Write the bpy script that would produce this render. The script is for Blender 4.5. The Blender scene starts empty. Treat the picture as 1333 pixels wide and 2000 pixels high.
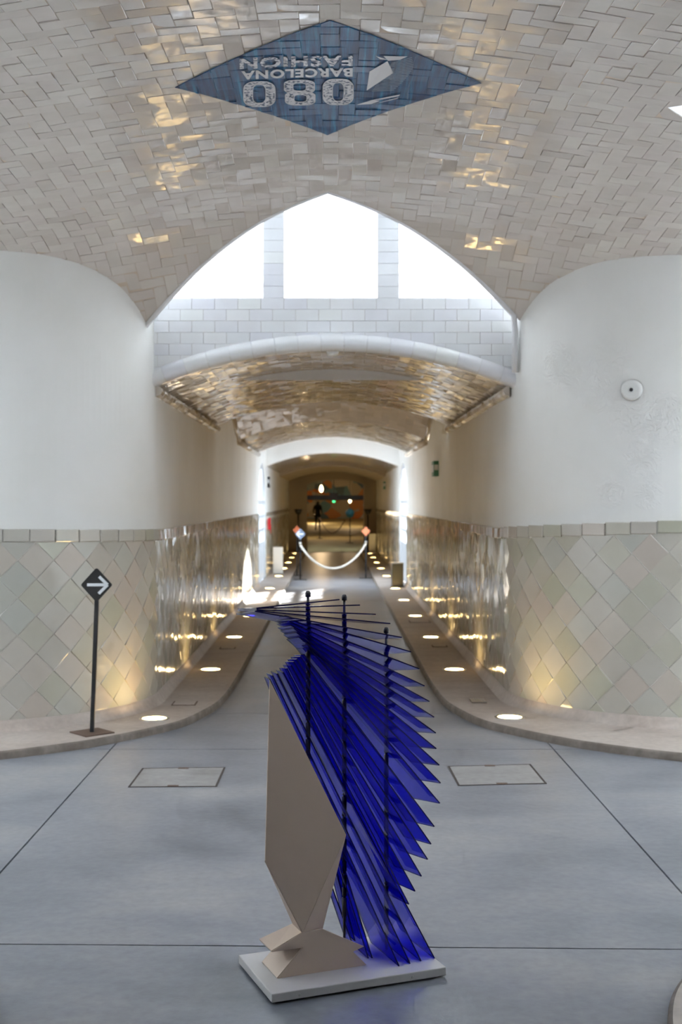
import bpy, bmesh, math, random
import numpy as np
from mathutils import Vector, Matrix

# ------------------------------------------------------------------ camera, world, sun, exposure
scene = bpy.context.scene
C = scene.collection
F = 2370.0            # focal length in pixels of the 1333 x 2000 frame
CAMZ = 1.55
cam_data = bpy.data.cameras.new('camera')
cam_data.sensor_fit = 'VERTICAL'
cam_data.sensor_height = 36.0
cam_data.lens = F / 2000.0 * 36.0
cam_data.shift_x = 16.5 / 2000.0
cam_data.shift_y = -20.0 / 2000.0
cam_data.clip_start = 0.05
cam_data.dof.use_dof = True
cam_data.dof.focus_distance = 4.0
cam_data.dof.aperture_fstop = 5.0
cam = bpy.data.objects.new('camera', cam_data)
cam.location = (0, 0, CAMZ)
cam.rotation_euler = (math.radians(90), 0, 0)
C.objects.link(cam)
scene.camera = cam

world = bpy.data.worlds.new('sky'); scene.world = world
world.use_nodes = True
wn = world.node_tree.nodes; wn['Background'].inputs[0].default_value = (0.79, 0.90, 1.0, 1)
wn['Background'].inputs[1].default_value = 11.0

sun_d = bpy.data.lights.new('sun', 'SUN'); sun_d.energy = 45; sun_d.angle = math.radians(0.6)
sun_d.color = (1.0, 0.96, 0.9)
sun = bpy.data.objects.new('sun', sun_d); C.objects.link(sun)
sun.rotation_euler = Vector((-2.4, -3.6, -1.25)).to_track_quat('-Z', 'Y').to_euler()
sun.location = (12, 30, 12)

vs = scene.view_settings
vs.view_transform = 'Standard'; vs.look = 'None'; vs.exposure = 0.62; vs.gamma = 1.0
vs.use_curve_mapping = False
scene.cycles.transparent_max_bounces = 64
scene.cycles.max_bounces = 7
scene.cycles.diffuse_bounces = 4
scene.cycles.glossy_bounces = 4
scene.cycles.use_adaptive_sampling = True
scene.cycles.adaptive_threshold = .12
scene.cycles.adaptive_min_samples = 16
scene.cycles.sample_clamp_indirect = 6.0
scene.cycles.use_denoising = True
scene.cycles.caustics_refractive = False
scene.cycles.caustics_reflective = False

rng = random.Random(7)

def portal(loc, direction, sx, sy):
    d = bpy.data.lights.new('sky_portal', 'AREA'); d.shape = 'RECTANGLE'; d.size = sx; d.size_y = sy
    d.cycles.is_portal = True
    o = bpy.data.objects.new('sky_portal', d); C.objects.link(o)
    o.location = loc; o.rotation_euler = Vector(direction).to_track_quat('-Z', 'Y').to_euler()

# ------------------------------------------------------------------ helpers
def gp(px, py, z=0.0):
    """floor-plane point at height z seen at a pixel of the photograph"""
    Y = (CAMZ - z) * F / (py - 980.0)
    return Vector(((px - 650.0) / F * Y, Y, z))

def at(px, py, Y):
    return Vector(((px - 650.0) / F * Y, Y, CAMZ + (980.0 - py) / F * Y))

def mkmesh(name, V, Fc, mat=None, smooth=False):
    me = bpy.data.meshes.new(name)
    me.from_pydata([tuple(v) for v in V], [], Fc)
    if mat: me.materials.append(mat)
    if smooth: me.polygons.foreach_set('use_smooth', [True] * len(me.polygons))
    me.update()
    return me

def link(name, me, parent=None, loc=None, mw=None):
    o = bpy.data.objects.new(name, me); C.objects.link(o)
    if parent: o.parent = parent
    if mw is not None: o.matrix_local = mw
    elif loc is not None: o.location = loc
    return o

def mk(name, V, Fc, mat, parent=None, smooth=False, kind=None, loc=None):
    o = link(name, mkmesh(name, V, Fc, mat, smooth), parent, loc)
    if kind: o['kind'] = kind
    return o

def empty(name, loc=(0, 0, 0), rz=0.0):
    o = bpy.data.objects.new(name, None); C.objects.link(o)
    o.location = loc; o.rotation_euler = (0, 0, rz); o.empty_display_size = 0.1
    return o

def tag(o, label=None, cat=None, group=None, kind=None):
    if label: o['label'] = label
    if cat: o['category'] = cat
    if group: o['group'] = group
    if kind: o['kind'] = kind
    return o

class MB:
    def __init__(s): s.V = []; s.F = []
    def add(s, V, Fc):
        n = len(s.V); s.V += [tuple(v) for v in V]; s.F += [tuple(i + n for i in f) for f in Fc]
    def box(s, x0, x1, y0, y1, z0, z1):
        V = [(x, y, z) for z in (z0, z1) for y in (y0, y1) for x in (x0, x1)]
        s.add(V, [(0, 2, 3, 1), (4, 5, 7, 6), (0, 1, 5, 4), (2, 6, 7, 3), (0, 4, 6, 2), (1, 3, 7, 5)])
    def lathe(s, prof, seg=24, c=(0, 0, 0), axis='Z', cap=True):
        n = len(s.V)
        for r, z in prof:
            for i in range(seg):
                a = 2 * math.pi * i / seg
                p = (r * math.cos(a), r * math.sin(a), z)
                if axis == 'Y': p = (p[0], p[2], p[1])
                if axis == 'X': p = (p[2], p[0], p[1])
                s.V.append((p[0] + c[0], p[1] + c[1], p[2] + c[2]))
        for j in range(len(prof) - 1):
            for i in range(seg):
                k = (i + 1) % seg
                s.F.append((n + j * seg + i, n + j * seg + k, n + (j + 1) * seg + k, n + (j + 1) * seg + i))
        if cap:
            s.F.append(tuple(n + i for i in reversed(range(seg))))
            m = n + (len(prof) - 1) * seg
            s.F.append(tuple(m + i for i in range(seg)))
    def tube(s, pts, r, seg=8, cap=True):
        pts = [Vector(p) for p in pts]; n0 = len(s.V); up = None
        for i, p in enumerate(pts):
            t = (pts[min(i + 1, len(pts) - 1)] - pts[max(i - 1, 0)]).normalized()
            if up is None: up = Vector((0, 0, 1)) if abs(t.z) < .9 else Vector((1, 0, 0))
            u = t.cross(up).normalized(); v = u.cross(t).normalized(); up = v
            rr = r[i] if isinstance(r, (list, tuple)) else r
            for k in range(seg):
                a = 2 * math.pi * k / seg
                s.V.append(tuple(p + u * (rr * math.cos(a)) + v * (rr * math.sin(a))))
        for i in range(len(pts) - 1):
            for k in range(seg):
                k2 = (k + 1) % seg
                s.F.append((n0 + i * seg + k, n0 + i * seg + k2, n0 + (i + 1) * seg + k2, n0 + (i + 1) * seg + k))
        if cap:
            s.F.append(tuple(n0 + i for i in reversed(range(seg))))
            m = n0 + (len(pts) - 1) * seg
            s.F.append(tuple(m + i for i in range(seg)))
    def build(s, name, mat, parent=None, smooth=False, kind=None, loc=None):
        return mk(name, s.V, s.F, mat, parent, smooth, kind, loc)

def bevel(o, w=0.004, seg=2):
    m = o.modifiers.new('bevel', 'BEVEL'); m.width = w; m.segments = seg; m.limit_method = 'ANGLE'
    m.angle_limit = math.radians(40)
    return o

# polygon clipping in 2D: keep a*x+b*y <= c
def clip(poly, a, b, c):
    out = []
    n = len(poly)
    for i in range(n):
        p, q = poly[i], poly[(i + 1) % n]
        dp, dq = a * p[0] + b * p[1] - c, a * q[0] + b * q[1] - c
        if dp <= 0: out.append(p)
        if (dp < 0 < dq) or (dq < 0 < dp):
            t = dp / (dp - dq); out.append((p[0] + (q[0] - p[0]) * t, p[1] + (q[1] - p[1]) * t))
    return out

def area(p):
    return abs(sum(p[i][0] * p[(i + 1) % len(p)][1] - p[(i + 1) % len(p)][0] * p[i][1] for i in range(len(p)))) / 2 if len(p) > 2 else 0

def subtract_wedge(poly, h1, h2):
    """poly minus {h1 and h2}, half planes given as (a,b,c): a x + b y <= c"""
    a, b, c = h1
    if area(clip(clip(poly, *h1), *h2)) < 1e-6: return [poly]
    o1 = clip(poly, -a, -b, -c)
    inn = clip(poly, a, b, c)
    res = [o1]
    if len(inn) > 2:
        a2, b2, c2 = h2
        res.append(clip(inn, -a2, -b2, -c2))
    return [r for r in res if len(r) > 2 and area(r) > 1e-5]

def shrink(poly, d):
    cx = sum(p[0] for p in poly) / len(poly); cy = sum(p[1] for p in poly) / len(poly)
    out = []
    for x, y in poly:
        L = math.hypot(x - cx, y - cy) or 1
        k = max(0.05, 1 - d * 1.35 / L)
        out.append((cx + (x - cx) * k, cy + (y - cy) * k))
    return out

def tile_into(mb, poly, mapf, th=.003, bv=.002, gap=.0014, tilt=.012):
    """one glazed tile (bevelled slab) over a plan polygon"""
    poly = shrink(poly, gap)
    cx = sum(p[0] for p in poly) / len(poly); cy = sum(p[1] for p in poly) / len(poly)
    tx, ty = rng.gauss(0, tilt), rng.gauss(0, tilt)
    dz = rng.uniform(-.0008, .0008)
    top = shrink(poly, bv)
    hh = lambda x, y: th + dz + tx * (x - cx) + ty * (y - cy)
    n = len(poly)
    V = [mapf(x, y, -.006) for x, y in poly] + [mapf(x, y, hh(x, y) - bv * .55) for x, y in poly] + [mapf(x, y, hh(x, y)) for x, y in top]
    Fc = []
    for i in range(n):
        j = (i + 1) % n
        Fc.append((i, j, n + j, n + i)); Fc.append((n + i, n + j, 2 * n + j, 2 * n + i))
    Fc.append(tuple(2 * n + i for i in range(n)))
    mb.add(V, Fc)

def tile_mesh(name, poly, mat, th=.003, bv=.002, gap=.0014):
    mb = MB()
    poly = shrink(poly, gap); top = shrink(poly, bv); n = len(poly)
    V = [(x, y, -.006) for x, y in poly] + [(x, y, th - bv * .55) for x, y in poly] + [(x, y, th) for x, y in top]
    Fc = []
    for i in range(n):
        j = (i + 1) % n
        Fc.append((i, j, n + j, n + i)); Fc.append((n + i, n + j, 2 * n + j, 2 * n + i))
    Fc.append(tuple(2 * n + i for i in range(n)))
    return mkmesh(name, V, Fc, mat)

def frame(o, ex, ey, n, tilt=.012, sy=1.0):
    ex, ey, n = Vector(ex).normalized(), Vector(ey).normalized(), Vector(n).normalized()
    M = Matrix(((ex.x, ey.x, n.x, o[0]), (ex.y, ey.y, n.y, o[1]), (ex.z, ey.z, n.z, o[2]), (0, 0, 0, 1)))
    M = M @ Matrix.Rotation(rng.gauss(0, tilt), 4, 'X') @ Matrix.Rotation(rng.gauss(0, tilt), 4, 'Y')
    if sy != 1.0: M = M @ Matrix.Diagonal((1, sy, 1, 1))
    return M

# ------------------------------------------------------------------ materials
def new_mat(name):
    m = bpy.data.materials.new(name); m.use_nodes = True
    nt = m.node_tree; b = nt.nodes['Principled BSDF']
    return m, nt, b

def N(nt, t, **kw):
    n = nt.nodes.new(t)
    for k, v in kw.items(): setattr(n, k, v)
    return n

def simple(name, col, rough=.5, metal=0.0, emit=None, es=0.0, spec=.5, coat=0.0):
    m, nt, b = new_mat(name)
    b.inputs['Base Color'].default_value = (*col, 1)
    b.inputs['Roughness'].default_value = rough
    b.inputs['Metallic'].default_value = metal
    b.inputs['Specular IOR Level'].default_value = spec
    b.inputs['Coat Weight'].default_value = coat
    if emit:
        b.inputs['Emission Color'].default_value = (*emit, 1); b.inputs['Emission Strength'].default_value = es
    # a little grain so that no surface is a perfectly flat colour
    nz = N(nt, 'ShaderNodeTexNoise'); nz.inputs['Scale'].default_value = 60; nz.inputs['Detail'].default_value = 4
    geo = N(nt, 'ShaderNodeNewGeometry'); nt.links.new(geo.outputs['Position'], nz.inputs['Vector'])
    bp = N(nt, 'ShaderNodeBump'); bp.inputs['Strength'].default_value = .04; bp.inputs['Distance'].default_value = .01
    nt.links.new(nz.outputs['Fac'], bp.inputs['Height']); nt.links.new(bp.outputs['Normal'], b.inputs['Normal'])
    return m

def ramp(nt, stops, interp='LINEAR'):
    r = N(nt, 'ShaderNodeValToRGB'); r.color_ramp.interpolation = interp
    el = r.color_ramp.elements
    el.remove(el[1]); el[0].position = stops[0][0]; el[0].color = (*stops[0][1], 1)
    for p, c in stops[1:]: el.new(p).color = (*c, 1)
    return r

def tile_mat(name, stops, rough=.12, bump=.25, bscale=7.0):
    m, nt, b = new_mat(name)
    oi = N(nt, 'ShaderNodeObjectInfo'); geo = N(nt, 'ShaderNodeNewGeometry')
    ma = N(nt, 'ShaderNodeMath', operation='MULTIPLY_ADD'); ma.inputs[1].default_value = 7.31
    nt.links.new(geo.outputs['Random Per Island'], ma.inputs[0]); nt.links.new(oi.outputs['Random'], ma.inputs[2])
    fr = N(nt, 'ShaderNodeMath', operation='FRACT'); nt.links.new(ma.outputs[0], fr.inputs[0])
    r = ramp(nt, stops); nt.links.new(fr.outputs[0], r.inputs[0])
    nz = N(nt, 'ShaderNodeTexNoise'); nz.inputs['Scale'].default_value = 5; nz.inputs['Detail'].default_value = 3
    nt.links.new(geo.outputs['Position'], nz.inputs['Vector'])
    mx = N(nt, 'ShaderNodeMixRGB', blend_type='MULTIPLY'); mx.inputs[0].default_value = .25
    nt.links.new(r.outputs[0], mx.inputs[1])
    r2 = ramp(nt, [(.3, (.8, .78, .74)), (.7, (1, 1, 1))]); nt.links.new(nz.outputs['Fac'], r2.inputs[0]); nt.links.new(r2.outputs[0], mx.inputs[2])
    nt.links.new(mx.outputs[0], b.inputs['Base Color'])
    b.inputs['Roughness'].default_value = rough
    b.inputs['Specular IOR Level'].default_value = .6
    n2 = N(nt, 'ShaderNodeTexNoise'); n2.inputs['Scale'].default_value = bscale; n2.inputs['Detail'].default_value = 1.5
    nt.links.new(geo.outputs['Position'], n2.inputs['Vector'])
    bp = N(nt, 'ShaderNodeBump'); bp.inputs['Strength'].default_value = bump; bp.inputs['Distance'].default_value = .02
    nt.links.new(n2.outputs['Fac'], bp.inputs['Height']); nt.links.new(bp.outputs['Normal'], b.inputs['Normal'])
    return m

M_ceil = tile_mat('glazed_vault_tile', [(0, (.61, .56, .515)), (.3, (.68, .63, .585)), (.6, (.65, .59, .555)), (.85, (.70, .66, .61)), (1, (.58, .52, .475))], .13, .3)
M_grout = simple('brown_grout', (.56, .46, .37), .9)
M_dado = tile_mat('glazed_dado_tile', [(0, (.51, .475, .42)), (.2, (.46, .46, .37)), (.35, (.53, .495, .44)), (.5, (.52, .46, .405)), (.65, (.475, .475, .43)), (.8, (.535, .515, .46)), (1, (.48, .45, .405))], .12, .3, 6.0)
M_dgrout = simple('pale_grout', (.74, .72, .67), .8)
M_wtile = tile_mat('white_lantern_tile', [(0, (.80, .81, .83)), (.4, (.85, .85, .86)), (.7, (.78, .78, .83)), (1, (.84, .85, .84))], .15, .2)
M_wgrout = simple('light_grout', (.66, .62, .58), .9)
M_tunnel = tile_mat('tunnel_vault_tile', [(0, (.55, .49, .42)), (.4, (.62, .56, .49)), (.7, (.52, .46, .39)), (1, (.60, .54, .48))], .10, .35)

def plaster_mat():
    m, nt, b = new_mat('white_plaster')
    geo = N(nt, 'ShaderNodeNewGeometry')
    n1 = N(nt, 'ShaderNodeTexNoise'); n1.inputs['Scale'].default_value = 1.3; n1.inputs['Detail'].default_value = 5
    nt.links.new(geo.outputs['Position'], n1.inputs['Vector'])
    r = ramp(nt, [(.3, (.82, .81, .775)), (.6, (.87, .865, .845))]); nt.links.new(n1.outputs['Fac'], r.inputs[0])
    nt.links.new(r.outputs[0], b.inputs['Base Color'])
    b.inputs['Roughness'].default_value = .6
    # blistered patches of damp plaster around the sensor on the right-hand corner
    sep = N(nt, 'ShaderNodeSeparateXYZ'); nt.links.new(geo.outputs['Position'], sep.inputs[0])
    def blob(c, r):
        d = N(nt, 'ShaderNodeVectorMath', operation='DISTANCE'); d.inputs[1].default_value = c
        nt.links.new(geo.outputs['Position'], d.inputs[0])
        mr = N(nt, 'ShaderNodeMapRange'); mr.inputs['From Min'].default_value = r; mr.inputs['From Max'].default_value = r * .45
        nt.links.new(d.outputs['Value'], mr.inputs['Value'])
        return mr.outputs[0]
    acc = None
    for c, rr in [((2.02, 8.2, 2.12), .20), ((2.22, 8.12, 2.10), .22), ((1.83, 8.27, 2.34), .24), ((1.86, 8.25, 2.52), .20), ((1.60, 8.48, 2.52), .20),
                  ((2.1, 8.17, 1.85), .17), ((1.9, 8.25, 1.62), .12), ((2.13, 8.15, 1.6), .12)]:
        v = blob(c, rr)
        if acc is None: acc = v
        else:
            mx = N(nt, 'ShaderNodeMath', operation='MAXIMUM'); nt.links.new(acc, mx.inputs[0]); nt.links.new(v, mx.inputs[1]); acc = mx.outputs[0]
    n2 = N(nt, 'ShaderNodeTexNoise'); n2.inputs['Scale'].default_value = 9; n2.inputs['Detail'].default_value = 6; n2.inputs['Roughness'].default_value = .65
    n2.inputs['Distortion'].default_value = 1.2
    nt.links.new(geo.outputs['Position'], n2.inputs['Vector'])
    # ridge pattern: 1-|2n-1| sharpened
    a1 = N(nt, 'ShaderNodeMath', operation='MULTIPLY_ADD'); a1.inputs[1].default_value = 2; a1.inputs[2].default_value = -1
    nt.links.new(n2.outputs['Fac'], a1.inputs[0])
    a2 = N(nt, 'ShaderNodeMath', operation='ABSOLUTE'); nt.links.new(a1.outputs[0], a2.inputs[0])
    a3 = N(nt, 'ShaderNodeMapRange'); a3.inputs['From Min'].default_value = .22; a3.inputs['From Max'].default_value = 0
    nt.links.new(a2.outputs[0], a3.inputs['Value'])
    mm = N(nt, 'ShaderNodeMath', operation='MULTIPLY'); nt.links.new(a3.outputs[0], mm.inputs[0]); nt.links.new(acc, mm.inputs[1])
    n3 = N(nt, 'ShaderNodeTexNoise'); n3.inputs['Scale'].default_value = 3.0; n3.inputs['Detail'].default_value = 8
    nt.links.new(geo.outputs['Position'], n3.inputs['Vector'])
    ad = N(nt, 'ShaderNodeMath', operation='MULTIPLY_ADD'); ad.inputs[1].default_value = .25
    nt.links.new(n3.outputs['Fac'], ad.inputs[0]); nt.links.new(mm.outputs[0], ad.inputs[2])
    bp = N(nt, 'ShaderNodeBump'); bp.inputs['Strength'].default_value = .5; bp.inputs['Distance'].default_value = .011
    nt.links.new(ad.outputs[0], bp.inputs['Height']); nt.links.new(bp.outputs['Normal'], b.inputs['Normal'])
    return m
M_plaster = plaster_mat()
M_dimming = simple('lantern_dimming_grey', (.60, .60, .60), .8)  # grey chosen to dim the light inside the lanterns, on surfaces out of view

def concrete_mat(name, c0, c1, c2, rough=(.22, .5), scale=1.1):
    m, nt, b = new_mat(name)
    geo = N(nt, 'ShaderNodeNewGeometry')
    mp = N(nt, 'ShaderNodeMapping'); mp.inputs['Scale'].default_value = (1, 1.6, 1)
    nt.links.new(geo.outputs['Position'], mp.inputs['Vector'])
    n1 = N(nt, 'ShaderNodeTexNoise'); n1.inputs['Scale'].default_value = scale; n1.inputs['Detail'].default_value = 8; n1.inputs['Roughness'].default_value = .62
    n1.inputs['Distortion'].default_value = .25
    nt.links.new(mp.outputs[0], n1.inputs['Vector'])
    r = ramp(nt, [(.28, c0), (.5, c1), (.72, c2)]); nt.links.new(n1.outputs['Fac'], r.inputs[0])
    n2 = N(nt, 'ShaderNodeTexNoise'); n2.inputs['Scale'].default_value = 26; n2.inputs['Detail'].default_value = 6
    nt.links.new(geo.outputs['Position'], n2.inputs['Vector'])
    mx = N(nt, 'ShaderNodeMixRGB', blend_type='OVERLAY'); mx.inputs[0].default_value = .22
    nt.links.new(r.outputs[0], mx.inputs[1]); nt.links.new(n2.outputs['Fac'], mx.inputs[2])
    nt.links.new(mx.outputs[0], b.inputs['Base Color'])
    mr = N(nt, 'ShaderNodeMapRange'); mr.inputs['To Min'].default_value = rough[0]; mr.inputs['To Max'].default_value = rough[1]
    nt.links.new(n1.outputs['Fac'], mr.inputs['Value']); nt.links.new(mr.outputs[0], b.inputs['Roughness'])
    bp = N(nt, 'ShaderNodeBump'); bp.inputs['Strength'].default_value = .12; bp.inputs['Distance'].default_value = .01
    nt.links.new(n2.outputs['Fac'], bp.inputs['Height']); nt.links.new(bp.outputs['Normal'], b.inputs['Normal'])
    return m
M_floor = concrete_mat('polished_concrete', (.135, .15, .175), (.232, .243, .272), (.335, .33, .33), (.22, .46), .9)
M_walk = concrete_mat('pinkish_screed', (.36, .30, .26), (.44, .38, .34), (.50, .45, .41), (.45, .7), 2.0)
M_kerb = concrete_mat('dark_kerb_stone', (.13, .105, .085), (.19, .16, .135), (.27, .235, .21), (.6, .85), 6.0)
M_joint = simple('dark_joint', (.12, .10, .09), .9)
M_hatch = concrete_mat('worn_hatch_infill', (.22, .21, .20), (.28, .27, .265), (.33, .32, .315), (.4, .6), 5)
M_hframe = simple('dark_hatch_frame', (.05, .038, .032), .8)
M_rust = simple('rusty_iron', (.12, .075, .055), .75)
M_steel = simple('brushed_steel', (.55, .54, .52), .35, 1.0)
M_black = simple('black_metal', (.012, .012, .014), .4)
M_white = simple('white_plastic', (.82, .82, .80), .35)
M_signblack = simple('black_sign_face', (.018, .017, .018), .35)
M_signgrey = simple('blue_grey_sign_face', (.16, .19, .27), .4)
M_orange = simple('orange_sign_face', (.75, .22, .10), .4)
M_print = simple('white_print', (.75, .77, .80), .45)
M_rope = simple('cream_rope', (.75, .70, .62), .7)
M_lamp = simple('uplight_glass', (.9, .85, .7), .3, 0, (1.0, .68, .27), 36.0)
M_bulb = simple('pendant_glow', (.9, .8, .5), .3, 0, (1.0, .70, .35), 7.0)
M_body = simple('warm_white_lacquer', (.61, .48, .385), .45, 0, None, 0, .4)
M_base = simple('white_base_lacquer', (.58, .56, .55), .3)
M_rod = simple('dark_rod', (.012, .012, .02), .35)
M_frame = simple('white_window_frame', (.60, .63, .67), .4)
M_dark = simple('dark_clothing', (.012, .012, .014), .8)
M_skin = simple('skin_tone', (.35, .22, .16), .6)
M_red = simple('red_enamel', (.65, .02, .03), .35)
M_green = simple('green_exit_face', (.06, .22, .17), .4)
M_bin = simple('dark_bin_metal', (.06, .06, .05), .35)
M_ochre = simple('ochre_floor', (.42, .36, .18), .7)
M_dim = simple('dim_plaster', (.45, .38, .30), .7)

def glass_mat():
    m = bpy.data.materials.new('clear_glass'); m.use_nodes = True; nt = m.node_tree; nt.nodes.clear()
    o = N(nt, 'ShaderNodeOutputMaterial'); t = N(nt, 'ShaderNodeBsdfTransparent'); gl = N(nt, 'ShaderNodeBsdfGlossy')
    t.inputs[0].default_value = (.96, .98, 1, 1); gl.inputs['Roughness'].default_value = .02
    mx = N(nt, 'ShaderNodeMixShader'); lw = N(nt, 'ShaderNodeLayerWeight'); lw.inputs[0].default_value = .1
    nt.links.new(lw.outputs[0], mx.inputs[0]); nt.links.new(t.outputs[0], mx.inputs[1]); nt.links.new(gl.outputs[0], mx.inputs[2])
    nt.links.new(mx.outputs[0], o.inputs[0]); return m
M_glass = glass_mat()

def acrylic_mat(name, col, dark=False):
    m = bpy.data.materials.new(name); m.use_nodes = True; nt = m.node_tree; nt.nodes.clear()
    o = N(nt, 'ShaderNodeOutputMaterial'); t = N(nt, 'ShaderNodeBsdfTransparent'); gl = N(nt, 'ShaderNodeBsdfGlossy')
    t.inputs[0].default_value = (*col, 1); gl.inputs['Roughness'].default_value = .03; gl.inputs['Color'].default_value = (.9, .9, .95, 1)
    nz = N(nt, 'ShaderNodeTexNoise'); nz.inputs['Scale'].default_value = 3
    mr = N(nt, 'ShaderNodeMapRange'); mr.inputs['To Min'].default_value = .015; mr.inputs['To Max'].default_value = .05
    nt.links.new(nz.outputs['Fac'], mr.inputs['Value']); nt.links.new(mr.outputs[0], gl.inputs['Roughness'])
    mx = N(nt, 'ShaderNodeMixShader'); lw = N(nt, 'ShaderNodeLayerWeight')
    pw = N(nt, 'ShaderNodeMath', operation='POWER'); pw.inputs[1].default_value = 5.0; nt.links.new(lw.outputs['Facing'], pw.inputs[0])
    ma = N(nt, 'ShaderNodeMath', operation='MULTIPLY_ADD'); ma.inputs[1].default_value = .75; ma.inputs[2].default_value = .025; nt.links.new(pw.outputs[0], ma.inputs[0])
    nt.links.new(ma.outputs[0], mx.inputs[0]); nt.links.new(t.outputs[0], mx.inputs[1]); nt.links.new(gl.outputs[0], mx.inputs[2])
    nt.links.new(mx.outputs[0], o.inputs[0]); return m
M_acryl = acrylic_mat('blue_acrylic', (.10, .115, .91))
M_edge = simple('blue_acrylic_edge', (.006, .006, .06), .2)

# ------------------------------------------------------------------ vault over the crossing
YC = 5.9
_gd = [0, .6, 1.1, 1.6, 1.9, 2.1, 2.2, 2.35, 2.5, 2.65, 2.85, 3.05, 3.3, 3.8]
_gz = [3.615, 3.598, 3.567, 3.520, 3.483, 3.448, 3.425, 3.372, 3.308, 3.232, 3.10, 2.95, 2.74, 2.3]
_td = np.linspace(-1, 4.8, 1160)
_tz = np.interp(np.abs(_td), _gd, _gz)
_ker = np.exp(-.5 * (np.arange(-40, 41) / 14.0) ** 2); _ker /= _ker.sum()
_tz = np.convolve(np.pad(_tz, 40, mode='edge'), _ker, 'valid')
def ZV(X, Y):
    d = abs(Y - .07 * max(-1, min(1, X / 1.6)) - YC)
    return float(np.interp(d, _td, _tz)) - .34 * (1 - math.exp(-X * X / 3.6))
def vnormal(X, Y):
    e = .01
    zx = (ZV(X + e, Y) - ZV(X - e, Y)) / (2 * e); zy = (ZV(X, Y + e) - ZV(X, Y - e)) / (2 * e)
    return Vector((zx, zy, -1)).normalized(), zx, zy
def vmap(X, Y, h):
    n, _, _ = vnormal(X, Y)
    return Vector((X, Y, ZV(X, Y))) + n * h
def vray(px, py):
    """vault point seen at a pixel"""
    t = (980.0 - py) / F; s = (px - 650.0) / F
    lo, hi = 4.3, 9.2
    f = lambda Y: ZV(s * Y, Y) - CAMZ - t * Y
    Yp = lo
    for i in range(1, 400):
        Y = lo + (hi - lo) * i / 400
        if f(Y) <= 0 and f(Yp) > 0:
            for _ in range(30):
                m = (Yp + Y) / 2
                if f(m) > 0: Yp = m
                else: Y = m
            return s * Y, Y
        Yp = Y
    return None

AX, AY, SL = -.03, 7.64, .91               # front lantern: apex and slope of the splayed edges
# front wedge {Y >= AY + SL|X-AX|} = h1 and h2 ; each half plane a x + b y <= c
W_front = ((SL, -1, SL * AX - AY), (-SL, -1, -SL * AX - AY))
RY = 2 * YC - AY
W_rear = ((SL, 1, SL * AX + RY), (-SL, 1, -SL * AX + RY))
LX, LYR, LYL = 1.60, 5.80, 5.9
W_right = ((-1, 1, -LX + LYR), (-1, -1, -LX - LYR))
W_left = ((1, 1, -(LX + .12) + LYL), (1, -1, -(LX + .12) - LYL))
WEDGES = (W_front, W_rear, W_right, W_left)
def cut_openings(poly):
    polys = [poly]
    for w in WEDGES:
        nxt = []
        for p in polys:
            nxt += subtract_wedge(p, *w)
        polys = nxt
    return polys

mb = MB()
g = .15
for i in range(-42, 42):
    for j in range(41):
        x0, y0 = i * g, 2.86 + j * g
        for p in cut_openings([(x0, y0), (x0 + g, y0), (x0 + g, y0 + g), (x0, y0 + g)]):
            mb.add([vmap(x, y, -.0012) for x, y in p], [tuple(range(len(p)))])
ceiling = mb.build('ceiling', M_grout, kind='structure')

W = .0865
X0, Y0 = -.055, 9.0
def herringbone(xa, xb, ya, yb, w):
    """tiles as ((cx,cy), 'H'|'V', polygon) in units scaled by w over a range"""
    out = []
    k0, k1 = int(ya / w) - 3, int(yb / w) + 3
    for k in range(k0, k1):
        m0, m1 = int((xa / w - k) / 4) - 2, int((xb / w - k) / 4) + 2
        for m in range(m0, m1):
            o = k + 4 * m
            for kind, (a, b, c, d) in (('H', (o, o + 2, k, k + 1)), ('V', (o - 1, o, k, k + 2))):
                a, b, c, d = a * w, b * w, c * w, d * w
                if b < xa or a > xb or d < ya or c > yb: continue
                out.append((kind, a, b, c, d))
    return out

cands = []
stuff = MB()
for kind, a, b, c, d in herringbone(-3.6 - X0, 3.6 - X0, 0, 6.1, W):
    xa, xb, ya, yb = X0 + a, X0 + b, Y0 - d, Y0 - c
    poly = [(xa, ya), (xb, ya), (xb, yb), (xa, yb)]
    pieces = cut_openings(poly)
    whole = len(pieces) == 1 and abs(area(pieces[0]) - area(poly)) < 1e-5
    cx, cy = (xa + xb) / 2, (ya + yb) / 2
    z = ZV(cx, cy); px = 650 + cx / cy * F; py = 980 - (z - CAMZ) / cy * F
    n, zx, zy = vnormal(cx, cy)
    view = Vector((cx, cy, z - CAMZ)); dist = view.length
    shown = whole and 5 < px < 1328 and 3 < py < 700 and cy > 4.4
    size = -n.dot(view / dist) / dist ** 2
    cands.append((size if shown else -1, kind, cx, cy, pieces))
cands.sort(key=lambda t: -t[0])
meH = tile_mesh('tile', [(-W, -W / 2), (W, -W / 2), (W, W / 2), (-W, W / 2)], M_ceil)
meV = tile_mesh('tile', [(-W / 2, -W), (W / 2, -W), (W / 2, W), (-W / 2, W)], M_ceil)
for i, (size, kind, cx, cy, pieces) in enumerate(cands):
    if i < 300 and size > 0:
        n, zx, zy = vnormal(cx, cy)
        ex = Vector((1, 0, zx)).normalized(); ex = (ex - n * ex.dot(n)).normalized(); ey = n.cross(ex)
        o = Vector((cx, cy, ZV(cx, cy))) + n * rng.uniform(-.0012, .0012)
        link('tile', meH if kind == 'H' else meV, ceiling, mw=frame(o, ex, ey, n, .019))
    else:
        for p in pieces: tile_into(stuff, p, vmap, tilt=.019)
stuff.build('vault_tiling', M_ceil, ceiling, kind='stuff')

# ------------------------------------------------------------------ lanterns
EZ = 4.55     # lantern ceiling height
def edge_rim(name, pts, r):
    m = MB(); m.tube(pts, r, 8); return m.build(name, M_wtile, smooth=True, kind='structure')

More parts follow.
